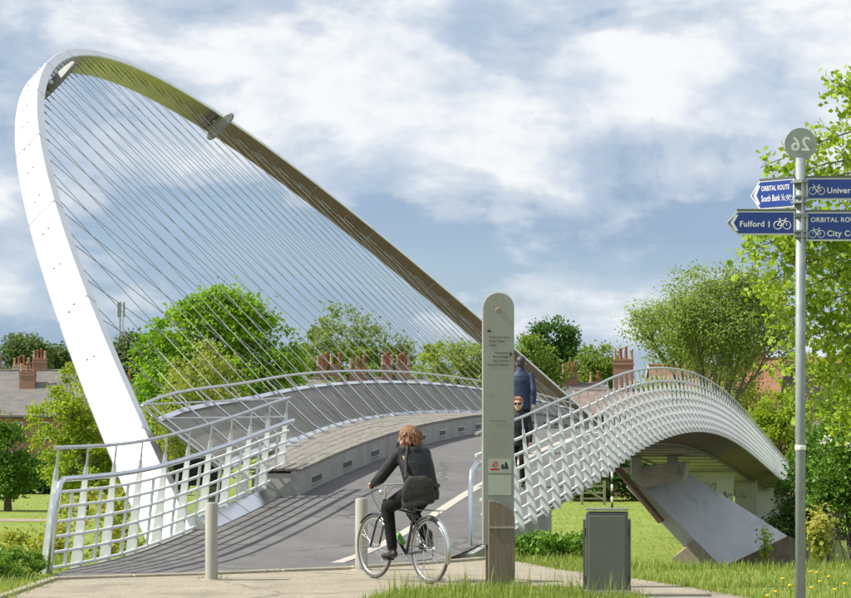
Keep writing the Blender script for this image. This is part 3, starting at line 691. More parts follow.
tree('maple_tree', 'big bright green leafy tree behind the fan of bridge cables', ground_at(215, 118), lobes_px([(212, 335, 62, 45), (175, 372, 42, 45), (255, 350, 45, 50), (215, 395, 80, 45), (160, 410, 30, 35), (215, 312, 38, 26), (278, 388, 30, 40)], 118), M['leaf_bright'], 430, 75, .62, .25, 11, trunk_r=.35)
tree('willow_tree', 'pale olive sapling foliage in front of the big bright tree', ground_at(205, 104), lobes_px([(205, 385, 38, 36), (185, 425, 40, 40), (225, 425, 35, 40), (205, 362, 18, 20)], 104), M['leaf_olive'], 130, 60, .42, .19, 12, trunk_r=.16)
tree('beech_tree', 'muted green rounded tree above the brick chimneys', ground_at(350, 190), lobes_px([(345, 338, 38, 32), (380, 352, 28, 28), (318, 358, 25, 30), (350, 368, 55, 25), (400, 370, 18, 22), (300, 375, 25, 30)], 190), M['leaf_mid'], 260, 60, .8, .30, 13, trunk_r=.4)
tree('lime_tree', 'low yellow green tree left of the tall stone sign pillar', ground_at(450, 170), lobes_px([(452, 362, 36, 22), (430, 372, 22, 20), (475, 368, 22, 24), (455, 385, 45, 20)], 170), M['leaf_lime'], 170, 55, .6, .27, 14, trunk_r=.25)
tree('oak_tree', 'dark green round tree right of the tall sign pillar', ground_at(553, 220), lobes_px([(553, 342, 22, 22), (540, 362, 22, 22), (565, 358, 14, 22), (552, 382, 28, 20)], 220), M['leaf_dark'], 230, 60, .8, .32, 15, trunk_r=.4)
tree('ash_tree', 'pale green tree seen beside the navy jacketed person', ground_at(528, 185), lobes_px([(530, 360, 18, 24), (518, 375, 18, 24), (545, 378, 18, 18)], 185), M['leaf_mid'], 110, 55, .7, .30, 16, trunk_r=.3)
tree('hornbeam_tree', 'mid green dome tree left of the tall chimney stack', ground_at(597, 200), lobes_px([(597, 366, 22, 20), (582, 374, 16, 18), (612, 374, 16, 18), (597, 385, 28, 16)], 200), M['leaf_mid'], 180, 55, .7, .30, 17, trunk_r=.35)
tree('birch_tree', 'young bright green tree beside the foot of the white arch', ground_at(85, 128), lobes_px([(82, 400, 30, 28), (60, 430, 30, 35), (105, 432, 32, 38), (85, 465, 52, 35), (75, 378, 12, 14), (125, 470, 25, 30)], 128), M['leaf_lime'], 250, 55, .5, .21, 18, trunk_r=.2)
tree('sycamore_tree', 'shaded leafy tree at the left edge of the lawn', ground_at(8, 132), lobes_px([(4, 452, 20, 30), (-10, 432, 16, 26), (18, 474, 22, 22), (0, 482, 26, 18)], 132), M['leaf_hedge'], 190, 55, .55, .22, 19, trunk_r=.22)
for i, (px, py, rx, rz, d, lb) in enumerate(((26, 347, 22, 12, 330, 'grey green distant tree left of the white arch'), (55, 355, 12, 12, 340, 'small distant tree touching the left side of the white arch'), (128, 350, 20, 16, 300, 'dark distant tree beneath the phone mast'))):
    tree('distant_tree', lb, ground_at(px, d), lobes_px([(px, py, rx, rz), (px - rx * .5, py + rz * .6, rx * .8, rz), (px + rx * .5, py + rz * .7, rx * .8, rz), (px, py + rz * 2, rx * 1.1, rz * 1.2)], d), M['leaf_grey'], 150, 40, 1.1, .5, 30 + i, 'distant trees on the skyline', trunk_r=.5)
for i, (px, d, lb) in enumerate(((160, 260, 'leafy hedge trees between the white arch foot and the bright tree'), (290, 150, 'green shrubs below the bright tree beyond the leaning bridge back'))):
    tree('hedge_tree', lb, ground_at(px, d), lobes_px([(px, 400, 40, 25), (px - 40, 420, 35, 35), (px + 40, 415, 40, 30), (px, 440, 70, 30)], d), M['leaf_mid'], 190, 50, .7 * d / 170, .3 * d / 170, 40 + i, trunk_r=.3)

# big sparse tree with its limbs showing: grown by branching
def branching_tree(name, label, base, H, spread, mt, leaf, seed, per_tip, crad, levels=5, trunk_r=.3, lean=0, bark='pale_bark', cat='tree'):
    rr = random.Random(seed); root = empty(name, base); mb = MB(); tips = []
    def grow(p, d, L_, r, lv):
        n = 3; pts = [p]; q = p.copy(); dd = d.copy()
        for i in range(n):
            dd = (dd + Vector((rr.uniform(-.16, .16), rr.uniform(-.16, .16), rr.uniform(-.02, .12)))).normalized(); q = q + dd * L_ / n; pts.append(q.copy())
        mb.tube(pts, [r, r * .9, r * .8, r * .68], 6 if lv < 3 else 4, cap=False)
        if lv <= 2: tips.extend(pts[1:])
        if lv == 0: return
        k = rr.choice((2, 3, 3)) if lv < levels else 5
        for i in range(k):
            a = rr.uniform(0, 2 * math.pi); sp_ = rr.uniform(.35, .75) * spread
            e1 = dd.orthogonal().normalized(); e2 = dd.cross(e1)
            nd = (dd + (e1 * math.cos(a) + e2 * math.sin(a)) * sp_).normalized()
            grow(q if i else pts[-1], nd, L_ * rr.uniform(.62, .85), r * rr.uniform(.5, .66), lv - 1)
        if lv > 1: grow(q, dd, L_ * .75, r * .6, lv - 1)
    grow(Vector((0, 0, -.3)), Vector((lean, 0, 1)).normalized(), H * .28, trunk_r, levels)
    mb.build('trunk', M[bark], root)
    g = np.random.default_rng(seed); T = np.array([tuple(t) for t in tips]); T = np.repeat(T, per_tip, 0); P = T + g.normal(size=T.shape) * crad
    ti = np.repeat(np.clip(g.normal(.5, .25, len(tips)), 0, 1), per_tip)
    link('crown', leaf_mesh('crown', P, leaf, mt, ti, seed=seed), root); tag(root, label, cat); return root
b0 = ground_at(708, 150)
branching_tree('elm_tree', 'large sparse olive tree with bare limbs showing behind the bridge', b0, 16.8, .82, M['leaf_elm'], .20, 5, 9, .42, 5, .34)
lb_ = lobes_px([(712, 305, 42, 36), (670, 335, 30, 40), (750, 335, 34, 42), (710, 355, 62, 36), (690, 288, 24, 22), (735, 290, 26, 22)], 150)
P, T, cl = crown([((c[0] - b0[0], c[1] - b0[1], c[2] - b0[2]), r) for c, r in lb_], 340, 42, .75, 55, .3)
link('outer_foliage', leaf_mesh('outer_foliage', P, .17, M['leaf_elm'], T, seed=55), [o for o in bpy.data.objects if o.name == 'elm_tree'][0])
tree('lilac_shrub', 'yellow green bush behind the far right parapet', ground_at(782, 138), lobes_px([(780, 412, 22, 26), (765, 430, 20, 25), (797, 425, 18, 30), (780, 450, 32, 30)], 138), M['leaf_lime'], 150, 60, .5, .2, 21, trunk_r=.15, cat='bush')
for i, (px, py, rx, rz, d, mt_, lb) in enumerate(((660, 392, 30, 14, 175, 'leaf_olive', 'low olive hedge below the big sparse tree left half'), (730, 398, 45, 18, 172, 'leaf_olive', 'low olive hedge below the big sparse tree right half'), (590, 466, 36, 18, 160, 'leaf_dark', 'dark hedge behind the wooden gate'), (645, 466, 34, 18, 161, 'leaf_dark', 'dark hedge behind the striped pole'), (860, 400, 40, 40, 120, 'leaf_mid', 'mid green tree at the right edge behind the signpost'), (540, 464, 34, 20, 163, 'leaf_mid', 'hedge seen past the lattice left of the wooden gate'))):
    tree('hedge_bush', lb, ground_at(px, d), lobes_px([(px, py, rx * .7, rz), (px - rx * .5, py + rz * .3, rx * .6, rz * .9), (px + rx * .5, py + rz * .3, rx * .6, rz * .9), (px, py + rz, rx, rz)], d), M[mt_], 120, 45, .6 * d / 150, .26 * d / 150, 60 + i, trunk_r=.12, cat='hedge')
# left lawn edge hedge line
for i, (px, lb) in enumerate(((-25, 'dark hedge at far left behind the lawn'), (30, 'dark hedge under the left trees at the lawn edge'), (80, 'dark hedge behind the left parapet'), (140, 'dark hedge right of the white arch foot'))):
    tree('field_hedge', lb, ground_at(px, 165), lobes_px([(px, 478, 32, 20), (px + 20, 485, 28, 16), (px - 20, 485, 28, 16), (px, 465, 20, 16)], 165), M['leaf_dark'], 110, 45, .65, .28, 70 + i, trunk_r=.1, cat='hedge', group='hedges along the far lawn')
# dark growth at the far right under the bridge
tree('bramble_thicket', 'dark thicket under the far end of the bridge', ground_at(800, 100), lobes_px([(800, 500, 24, 36), (785, 530, 24, 20), (815, 470, 22, 34), (830, 520, 30, 30)], 100), M['leaf_dark'], 170, 55, .45, .17, 81, trunk_r=.1, cat='bush')
tree('tree_shade_bush', 'leafy green tree between signpost and hawthorn', ground_at(830, 70), lobes_px([(830, 450, 26, 30), (850, 420, 26, 34), (812, 470, 14, 30)], 70), M['leaf_hedge'], 120, 60, .32, .13, 82, trunk_r=.12, cat='tree')

# hawthorn in blossom on the near bank
hb = (7.3, 38.0, ground_z(7.3, 38.0))
hl = lobes_px([(838, 470, 24, 34), (862, 450, 30, 40), (820, 495, 16, 24), (850, 505, 30, 22), (880, 490, 30, 40)], 38)
hw = tree('hawthorn_bush', 'hawthorn with white blossom at the right edge', hb, hl, M['leaf_hedge'], 190, 70, .20, .075, 83, trunk_r=.05, cat='bush', limbs=20)
P, T, cl = crown([((c[0] - hb[0], c[1] - hb[1], c[2] - hb[2]), tuple(v * 1.04 for v in r)) for c, r in hl], 46, 34, .10, 84, .9)
link('blossom', leaf_mesh('blossom', P, .05, M['blossom'], seed=84), hw)

def shrub(name, label, base, h, w, n, leaf, mt, seed, cat='bush', stems=7, group=None):
    g = np.random.default_rng(seed); rr = random.Random(seed); root = empty(name, base); mb = MB(); P = []; T = []
    for k in range(stems):
        a = rr.uniform(0, 6.28); tip = Vector((math.cos(a) * w * rr.uniform(.2, 1), math.sin(a) * w * rr.uniform(.2, 1), h * rr.uniform(.6, 1)))
        mid = tip * .5 + Vector((rr.uniform(-.05, .05), rr.uniform(-.05, .05), .05)); mb.tube([(0, 0, -.05), mid, tip], [.008, .006, .003], 4)
        for j in range(n // stems):
            t = rr.uniform(.2, 1.05); q = Vector((0, 0, 0)).lerp(mid, t * 2) if t < .5 else mid.lerp(tip, t * 2 - 1)
            P.append(tuple(q + Vector(tuple(g.normal(size=3) * leaf * 1.1)))); T.append(.3 + .5 * t)
    mb.build('stem', M['bark'], root); link('leaves', leaf_mesh('leaves', P, leaf, mt, T, aspect=.8, seed=seed), root); tag(root, label, cat, group); return root
shrub('young_shrub', 'small reddish yellow shrub beside the signpost base', (4.66, 26.0, 0), .66, .19, 620, .06, M['leaf_yellow'], 90)
shrub('ivy_sapling', 'spindly sapling in front of the raked leg base', tuple(Vector(survey(765, 566, 76))), 1.4, .3, 160, .14, M['leaf_lime'], 91, 'sapling', 4)
def low_bush(name, label, lobes, base, mt, ncl, nl, crad, leaf, seed, group=None): return tree(name, label, base, lobes, mt, ncl, nl, crad, leaf, seed, group, trunk_r=.02, limbs=10, cat='bush')
low_bush('privet_bush', 'dense low green bush in the bottom left corner', [((-4.55, 23.9, .13), (.42, .5, .22)), ((-4.95, 23.6, .17), (.4, .5, .26)), ((-5.4, 23.9, .1), (.5, .5, .25))], (-4.8, 23.9, 0), M['leaf_hedge'], 190, 60, .07, .042, 92)
low_bush('rose_bush', 'leafy yellow green bush seen through the left parapet bars', [((-4.75, 30.8, .1), (.55, .6, .75)), ((-4.2, 32.4, .2), (.6, .5, .75)), ((-5.3, 30.0, -.3), (.6, .7, .6)), ((-3.0, 33.4, -.3), (.7, .5, .7))], (-4.5, 31.4, ground_z(-4.5, 31.4) - .1), M['leaf_yellow'], 210, 40, .15, .075, 93)
low_bush('elder_bush', 'darker green bush on the bank behind the bottom left corner', [((-5.6, 27.2, -.35), (.6, .7, .5)), ((-5.0, 27.6, -.5), (.5, .6, .45)), ((-6.3, 27.6, -.4), (.6, .7, .5))], (-5.5, 27.3, ground_z(-5.5, 27.3) - .1), M['leaf_hedge'], 150, 46, .13, .065, 94)
low_bush('nettle_clump', 'clump of dark green weeds beside the lower right parapet', [((1.5, 27.3, .12), (.36, .4, .20)), ((1.95, 27.5, .08), (.36, .5, .20)), ((1.25, 27.4, .08), (.25, .3, .2))], (1.6, 27.3, ground_z(1.6, 27.3)), M['leaf_hedge'], 130, 44, .09, .055, 95)

# overhanging tree at the right: limbs enter the frame from a trunk outside it
def overhang():
    base = Vector((7.6, 27.0, 0)); root = empty('overhanging_tree', base); rr = random.Random(3); g = np.random.default_rng(3); mb = MB()
    top = Vector((7.3, 27.0, 7.5)); trunk = [base, Vector((7.5, 27, 2.2)), Vector((7.35, 27, 4.8)), top]
    mb.tube([t - base for t in trunk], [.16, .13, .1, .05], 8)
    tips = [(827, 92, 26.5), (838, 120, 26.8), (760, 168, 26), (775, 182, 26.2), (788, 196, 26.3), (845, 165, 27), (848, 205, 27.2), (820, 232, 26.6), (742, 255, 25.6), (762, 262, 25.9), (784, 250, 26), (750, 290, 25.8), (775, 300, 26.2), (798, 292, 26.4), (825, 268, 26.7), (845, 250, 27), (765, 328, 26), (792, 345, 26.4), (815, 320, 26.3), (840, 300, 26.8), (845, 345, 27), (775, 372, 25.8), (800, 385, 26.3), (822, 365, 26.6), (840, 395, 27), (830, 425, 26.8), (848, 430, 27), (812, 412, 26.1), (848, 95, 27.2), (838, 185, 27), (855, 140, 27), (858, 280, 27), (862, 370, 27), (870, 220, 27.5), (880, 320, 27.5), (880, 150, 27.5), (890, 420, 27.5), (806, 245, 26.4), (836, 330, 26.7), (752, 238, 25.9)]
    P = []; T = []
    for px, py, d in tips:
        tip = survey(px, py, d); z0 = min(7, max(2.0, tip.z - .2 + .35 * (7.5 - tip.x) * .5)); s = Vector((7.42, 27, z0)); mid = s.lerp(tip, .55) + Vector((0, 0, .25 + rr.uniform(-.1, .2)))
        pts = [s, s.lerp(mid, .5) + Vector((0, 0, .08)), mid, mid.lerp(tip, .55) + Vector((rr.uniform(-.05, .05), 0, .06)), tip]
        mb.tube([p - base for p in pts], [.03, .02, .012, .008, .003], 5, cap=False)
        path = [pts[2], pts[3], pts[4]]
        for j in range(40):      # leafy twigs in bunches with gaps between
            t = rr.uniform(.15, 1.0) ** .8; q = path[0].lerp(path[1], t * 2) if t < .5 else path[1].lerp(path[2], t * 2 - 1)
            e = q + Vector((rr.gauss(0, .11), rr.gauss(0, .14), rr.gauss(-.02, .10))); mb.tube([q - base, e - base], [.004, .002], 3, cap=False)
            k = rr.randint(5, 9); tn = rr.uniform(.2, .9)
            for _ in range(k): P.append(tuple(e - base + Vector((rr.gauss(0, .055), rr.gauss(0, .055), rr.gauss(-.01, .045))))); T.append(tn)
    mb.build('branches', M['bark'], root); link('leaves', leaf_mesh('leaves', P, .082, M['leaf_fresh'], T, aspect=.75, up=.2, seed=3), root)
    tag(root, 'overhanging branches with fresh lime green leaves behind the signpost', 'tree')
overhang()

# ------------------------------------------------------------------ grass
def blades(name, label, pts, hmin, hmax, w, seed, mt=None):
    g = np.random.default_rng(seed); c = np.asarray(pts, float); n = len(c); h = g.uniform(hmin, hmax, n) * g.uniform(.6, 1, n); a = g.uniform(0, 2 * np.pi, n); ln = g.uniform(.1, .6, n) * h
    d = np.stack([np.cos(a), np.sin(a), 0 * a], 1); sd_ = np.stack([-np.sin(a), np.cos(a), 0 * a], 1) * w
    v = np.empty((n, 5, 3)); v[:, 0] = c - sd_; v[:, 1] = c + sd_; m1 = c + d * ln[:, None] * .3; m1[:, 2] += h * .6
    v[:, 2] = m1 + sd_ * .8; v[:, 3] = m1 - sd_ * .8; tp = c + d * ln[:, None]; tp[:, 2] += h; v[:, 4] = tp
    me = bpy.data.meshes.new(name); me.vertices.add(5 * n); me.vertices.foreach_set('co', v.reshape(-1)); i = np.arange(n)[:, None] * 5
    lp = np.concatenate([i + 0, i + 1, i + 2, i + 3, i + 3, i + 2, i + 4], 1).astype(np.int32); me.loops.add(7 * n); me.loops.foreach_set('vertex_index', lp.reshape(-1)); me.polygons.add(2 * n)
    st = np.stack([np.arange(n) * 7, np.arange(n) * 7 + 4], 1).astype(np.int32); me.polygons.foreach_set('loop_start', st.reshape(-1)); me.polygons.foreach_set('loop_total', np.tile(np.array([4, 3], np.int32), n))
    me.update(calc_edges=True); at = me.attributes.new('tint', 'FLOAT', 'POINT'); at.data.foreach_set('value', np.repeat(np.clip(g.normal(.5, .28, n), 0, 1), 5).astype(np.float32))
    o = link(name, me, mat=mt or M['blade']); tag(o, label, 'grass', kind='stuff'); return o
def inside(poly, x, y):
    r = False; j = len(poly) - 1
    for i in range(len(poly)):
        xi, yi = poly[i]; xj, yj = poly[j]
        if (yi > y) != (yj > y) and x < (xj - xi) * (y - yi) / (yj - yi) + xi: r = not r
        j = i
    return r
pave_poly = THR + path_right + path_inner + [(-4.3, 6), (-4.1, 21.0)]
def scatter(n, x0, x1, y0, y1, keep, seed):
    rr = random.Random(seed); out = []
    while len(out) < n:
        x, y = rr.uniform(x0, x1), rr.uniform(y0, y1)
        if keep(x, y): out.append((x, y, ground_z(x, y) - .01))
    return out
def on_deck(x, y): return y > 23.4 and (XL(y) - .1 if y < 33 else XK(y) - .9) < x < (lerp_list([(b, a) for a, b in THR], y) + .05 if y < 27.15 else XR(y) + .2)
free = lambda x, y: not inside(pave_poly, x, y) and not on_deck(x, y)
blades('verge_grass', 'rough tufty grass along the bottom edge of the picture', scatter(17000, -.75, 2.6, 19.2, 22.6, lambda x, y: free(x, y) and y < 22.5, 1), .03, .12, .0035, 1)
blades('verge_grass', 'grass with dandelions right of the paved path', scatter(34000, 1.2, 7.5, 19.5, 28.8, lambda x, y: free(x, y) and x > 1.0, 2), .03, .11, .0035, 2)
blades('bank_grass', 'long bright grass at the top of the bank', scatter(15000, .75, 6.5, 25.2, 29.5, lambda x, y: free(x, y), 3), .06, .18, .005, 3)
blades('corner_grass', 'grass at the left of the path edge', scatter(11000, -7, -4.1, 20.5, 27.5, free, 4), .04, .16, .004, 4)
blades('tall_grass', 'tall grass stalks around the grey cabinet', scatter(520, -.5, 2.6, 20.4, 21.9, lambda x, y: free(x, y), 5), .18, .36, .0035, 5)
edge_pts = []
er = random.Random(44)
for a_, b_ in list(zip(path_right[:-1], path_right[1:])) + list(zip(path_inner[:-1], path_inner[1:])) + [(THR[i], THR[i + 1]) for i in range(4)] + [((-4.06, 18.5), (-4.0, 23.5))]:
    k_ = 25 if a_ in THR else 170
    for _ in range(int(k_ * math.dist(a_, b_))):
        t = er.random(); edge_pts.append((a_[0] + (b_[0] - a_[0]) * t + er.gauss(0, .06), a_[1] + (b_[1] - a_[1]) * t + er.gauss(0, .07), 0))
for cx, cy, rad, n_ in ((.74, 22.3, .2, 260), (1.77, 21.2, .3, 300), (-2.3, 23.6, .12, 40), (-.74, 25.2, .1, 20), (3.0, 17.6, .1, 60)):
    for _ in range(n_): a_ = er.uniform(0, 6.28); edge_pts.append((cx + rad * math.cos(a_) + er.gauss(0, .04), cy + rad * .6 * math.sin(a_) + er.gauss(0, .04), 0))
blades('edge_grass', 'ragged grass creeping over the path edges', edge_pts, .02, .11, .0035, 9)
def far_scatter(n, seed):
    g = np.random.default_rng(seed); out = []
    y = 76 + (190 - 76) * g.uniform(size=n) ** 1.4; x = (g.uniform(-.2, .2, n)) * y
    return [(a, b, ground_z(a, b) - .01) for a, b in zip(x, y) if ground_z(a, b) > -4]
blades('meadow_grass', 'short uneven grass of the far lawn', far_scatter(60000, 6), .03, .10, .02, 6)
rr = random.Random(12)
fl = 0
for di, (px, py) in enumerate(((803, 576), (811, 572), (817, 573), (829, 577), (820, 582), (790, 586), (776, 592), (812, 588), (835, 590), (845, 584), (768, 596), (783, 579))):
    d = (EYE - .12) * FPX / (py - HOR); p = survey(px, py, d)
    r_ = empty('dandelion', (p.x, p.y, 0)); mb = MB(); mb.tube([(0, 0, 0), (.005, 0, p.z * .5), (0, 0, p.z)], .0025, 4); mb.build('stem', M['blade'], r_)
    mb = MB(); mb.lathe([(.001, -.008), (.012, -.006), (.022, .002), (.02, .010), (.009, .013), (.001, .012)], (0, 0, p.z), 10); mb.build('flower', M['dandelion'], r_)
    tag(r_, 'yellow dandelion flower in the grass right of the signpost', 'flower', 'dandelions in the right verge'); fl += 1

# ------------------------------------------------------------------ houses, mast, gate
def chimney(root, loc, w, d, h, pots, bm='brick', pm='pot_red'):
    mb = MB(); mb.box((0, 0, h / 2), (w, d, h)); mb.box((0, 0, h - .28), (w + .12, d + .12, .16)); mb.box((0, 0, h + .04), (w + .05, d + .05, .14)); c = mb.build('chimney', M[bm], root); c.location = loc
    for i in range(pots):
        x = (i - (pots - 1) / 2) * (w * .82 / max(1, pots - 1) if pots > 1 else 0); k = .12 + .02 * (i % 2); hh = .75 + .25 * ((i * 7) % 3) / 2
        mb = MB(); mb.lathe([(k * 1.15, 0), (k, .1), (k * .85, hh - .15), (k * 1.05, hh - .1), (k * 1.05, hh), (k * .7, hh), (k * .7, hh - .2)], (x, 0, h + .1), 10); mb.build('pot', M[pm if i % 3 else 'pot_buff'], c)
    return c
def house(name, label, px, dist, width, depth, eave, ridge, rot, roof, chims, wall='brick', windows=True, group=None, gable_front=False):
    x, y, z = ground_at(px, dist); root = empty(name, (x, y, z), R(rot)); e, rd = eave - z, ridge - z; hw, hd = width / 2, depth / 2
    mb = MB(); mb.add([(-hw, -hd, 0), (hw, -hd, 0), (hw, hd, 0), (-hw, hd, 0), (-hw, -hd, e), (hw, -hd, e), (hw, hd, e), (-hw, hd, e), (-hw, 0, rd), (hw, 0, rd)], [(0, 1, 5, 4), (1, 2, 6, 9, 5), (2, 3, 7, 6), (3, 0, 4, 8, 7)]); mb.build('wall', M[wall], root)
    mb = MB(); ov = .25; k = (rd - e) / hd
    for s in (-1, 1):
        a = [Vector((-hw - ov, s * (hd + ov), e - k * ov + .03)), Vector((hw + ov, s * (hd + ov), e - k * ov + .03)), Vector((hw + ov, 0, rd + .03)), Vector((-hw - ov, 0, rd + .03))]
        mb.hexa(a, [v + Vector((0, 0, .14)) for v in a])
    mb.tube([(-hw - ov, 0, rd + .17), (hw + ov, 0, rd + .17)], .12, 6); rf = mb.build('roof', M[roof], root)
    for s in (-1, 1):        # gutter and barge boards
        mb = MB(); mb.tube([(-hw - ov, s * (hd + ov + .05), e - k * ov), (hw + ov, s * (hd + ov + .05), e - k * ov)], .07, 6); mb.build('gutter', M['vent'], rf)
    for s in (-1, 1):
        for t in (-1, 1):
            a = Vector((s * (hw + ov + .02), t * (hd + ov), e - k * ov - .05)); b = Vector((s * (hw + ov + .02), 0, rd - .05)); u = Vector((.03 * s, 0, 0)); w = Vector((0, 0, .22))
            mb = MB(); mb.hexa([a, b, b + w, a + w], [a + u, b + u, b + w + u, a + w + u]); mb.build('barge_board', M['frame_white'], rf)
    for (cx, cy, cw, ch, pots, bm) in chims:
        zb = rd - abs(cy) * k - .5; chimney(root, (cx, cy, zb), cw, .6, ch, pots, bm)
    if windows:
        for wx in np.arange(-hw + 1.6, hw - 1, 2.6):
            for wz in (1.1, 3.9):
                if wz + 1.5 > e: continue
                mb = MB(); fw, fh = 1.0, 1.45
                for s in (-1, 1): mb.box((wx + s * fw / 2, -hd - .02, wz + fh / 2), (.09, .1, fh)); mb.box((wx, -hd - .02, wz + fh / 2 + s * fh / 2), (fw + .09, .1, .09))
                mb.box((wx, -hd - .02, wz + fh / 2), (fw, .06, .06)); w = mb.build('window', M['frame_white'], root)
                mb = MB(); mb.box((wx, -hd - .005, wz + fh / 2), (fw, .03, fh)); mb.build('pane', M['glass'], w)
                mb = MB(); mb.box((wx, -hd - .08, wz - .1), (fw + .3, .2, .1)); mb.build('sill', M['stone_trim'], w)
    tag(root, label, 'house', group); return root
house('terraced_house', 'terraced houses with slate roof and brick chimneys at far left', 20, 215, 17, 9, 2.9, 7.1, -4, 'slate', [(-2.6, .3, 1.1, 1.9, 4, 'brick'), (0, .6, 1.7, 1.6, 4, 'brick_buff'), (1.9, .2, 1.3, 1.9, 4, 'brick'), (1.2, -1.7, 1.5, 2.0, 3, 'brick'), (5, .5, 1.2, 1.0, 3, 'brick')])
house('terraced_house', 'brick terraced house half hidden right of the white arch', 140, 225, 8, 9, 2.6, 6.2, 6, 'slate', [(-1.5, 0, 1.0, 1.2, 2, 'brick')], windows=False)
house('terraced_house', 'brick houses with clustered chimneys beneath the muted green tree', 362, 166, 9.5, 7, 3.3, 5.2, 3, 'slate', [(-3.0, 0, .75, 1.5, 3, 'brick'), (-2.0, -.3, .75, 1.8, 2, 'brick'), (-.35, -.4, 1.25, 1.5, 3, 'brick'), (1.9, 0, .8, 1.6, 4, 'brick'), (3.1, .2, 1.0, 1.7, 4, 'brick')], windows=False)
house('slate_house', 'low house with grey slate roof between pillar and bridge', 556, 190, 8.5, 8, 3.0, 5.3, 14, 'slate', [(1.2, 0, 1.3, 1.5, 3, 'brick'), (3.6, .3, .8, 1.0, 2, 'brick')], windows=True)
house('chimney_house', 'brick house with tall pots rising above the parapet crest', 622, 172, 7, 8, 2.6, 4.4, -8, 'brown_tile', [(.1, 0, 1.55, 3.0, 4, 'brick')])
house('tiled_house', 'red tiled house behind the big sparse tree', 720, 205, 13, 9, 3.2, 7.3, 5, 'red_tile', [(-3.5, 0, 1.2, 1.6, 3, 'brick'), (3.0, 0, 1.2, 1.5, 3, 'brick')])
house('tiled_house', 'terracotta roofed house left of the signpost', 795, 175, 9, 9, 2.9, 7.0, -12, 'red_tile', [(-2.9, 0, 1.1, 1.5, 3, 'brick')])
house('brown_house', 'brown tiled house right of the signpost behind leaves', 848, 150, 8, 9, 1.4, 5.8, -18, 'brown_tile', [(-.6, -3.0, .9, 1.6, 1, 'brick')])
# telecom mast
x, y, z = ground_at(121, 420); r_ = empty('phone_mast', (x, y, z)); H = 25.2 - z + .5
mb = MB()
for k in range(3):
    a = k * 2.094; mb.tube([(.55 * math.cos(a), .55 * math.sin(a), 0), (.4 * math.cos(a), .4 * math.sin(a), H - 3)], .07, 5)
mb.build('tower_leg', M['galv'], r_); mb = MB()
for j in range(24):
    zz = j * (H - 3) / 24; k1 = .55 - .15 * j / 24
    for k in range(3): a, b = k * 2.094, (k + 1) * 2.094; mb.tube([(k1 * math.cos(a), k1 * math.sin(a), zz), (k1 * math.cos(b), k1 * math.sin(b), zz + (H - 3) / 24)], .035, 4)
mb.build('lattice_brace', M['galv'], r_)
for a in (0, 2.09, 4.19):
    mb = MB(); mb.box((.62 * math.cos(a + .5), .62 * math.sin(a + .5), H - 1.5), (.34, .24, 2.9)); mb.build('antenna', M['galv'], r_)
tag(r_, 'slim grey lattice phone mast beyond the cables', 'mast')
# wooden gate, striped pole
def beam(mb, a, b, w): mb.tube([a, b], w, 4, smooth=False)
gx = survey(595, 488, 152); gz = ground_z(gx.x, 152); r_ = empty('field_gate', (gx.x, 152, gz))
for q in (-.9, .65): mb = MB(); mb.box((q, 0, .8), (.18, .18, 1.7)); mb.build('gate_post', M['wood_pale'], r_)
for zz in (.45, .85, 1.3): mb = MB(); mb.box((-.12, 0, zz), (1.4, .05, .13)); mb.build('gate_bar', M['wood_pale'], r_)
mb = MB(); mb.tube([(-.85, -.04, 1.2), (.6, -.04, .35)], .06, 4); mb.build('gate_brace', M['wood_pale'], r_); tag(r_, 'pale wooden field gate on the far lawn', 'gate')
gx = survey(612, 497, 145); r_ = empty('striped_pole', (gx.x, 145, ground_z(gx.x, 145)))
for k in range(6): mb = MB(); mb.lathe([(.001, k * .4), (.075, k * .4 + .001), (.075, k * .4 + .398), (.001, k * .4 + .399)], (0, 0, 0), 10); mb.build('pole_band', M['ink'] if k % 2 == 0 else M['white_ink'], r_)
tag(r_, 'thin black and white striped pole on the lawn', 'pole')

# ------------------------------------------------------------------ lettering helpers
def text_mesh(txt, size, mt, align='LEFT', mirror=False, bold=0.0, depth=.0008):
    cu = bpy.data.curves.new('t', 'FONT'); cu.body = txt; cu.size = size; cu.align_x = align; cu.extrude = depth; cu.offset = bold; cu.space_character = 1.08
    ob = bpy.data.objects.new('t', cu); COL.objects.link(ob); dg = bpy.context.evaluated_depsgraph_get(); me = bpy.data.meshes.new_from_object(ob.evaluated_get(dg)); bpy.data.objects.remove(ob); bpy.data.curves.remove(cu)
    if mirror: me.transform(Matrix.Scale(-1, 4, (1, 0, 0))); me.flip_normals()
    me.materials.clear(); me.materials.append(mt); return me
def lettering(txt, size, mt, loc, parent, align='LEFT', mirror=False, bold=0.0):
    o = link('lettering', text_mesh(txt, size, mt, align, mirror, bold), parent); o.location = loc; o.rotation_euler = (R(90), 0, 0); return o
def cycle_icon(parent, loc, w, mt, flip=1):
    mb = MB(); r = w * .23
    P_ = lambda x, z: Vector((flip * x * w, 0, z * w))
    for cx in (-.27, .27): mb.torus(P_(cx, .23), r, w * .024, 'y', 20, 5)
    for a, b in (((-.27, .23), (-.12, .5)), ((-.12, .5), (.02, .2)), ((.02, .2), (-.27, .23)), ((-.12, .5), (.18, .5)), ((.18, .5), (.02, .2)), ((.27, .23), (.16, .6)), ((.16, .6), (.26, .62)), ((-.12, .5), (-.15, .6)), ((-.22, .6), (-.08, .6))): mb.tube([P_(*a), P_(*b)], w * .024, 4)
    mb.v = [(x, y * .25, z) for x, y, z in mb.v]; o = mb.build('cycle_symbol', mt, parent); o.location = loc; return o

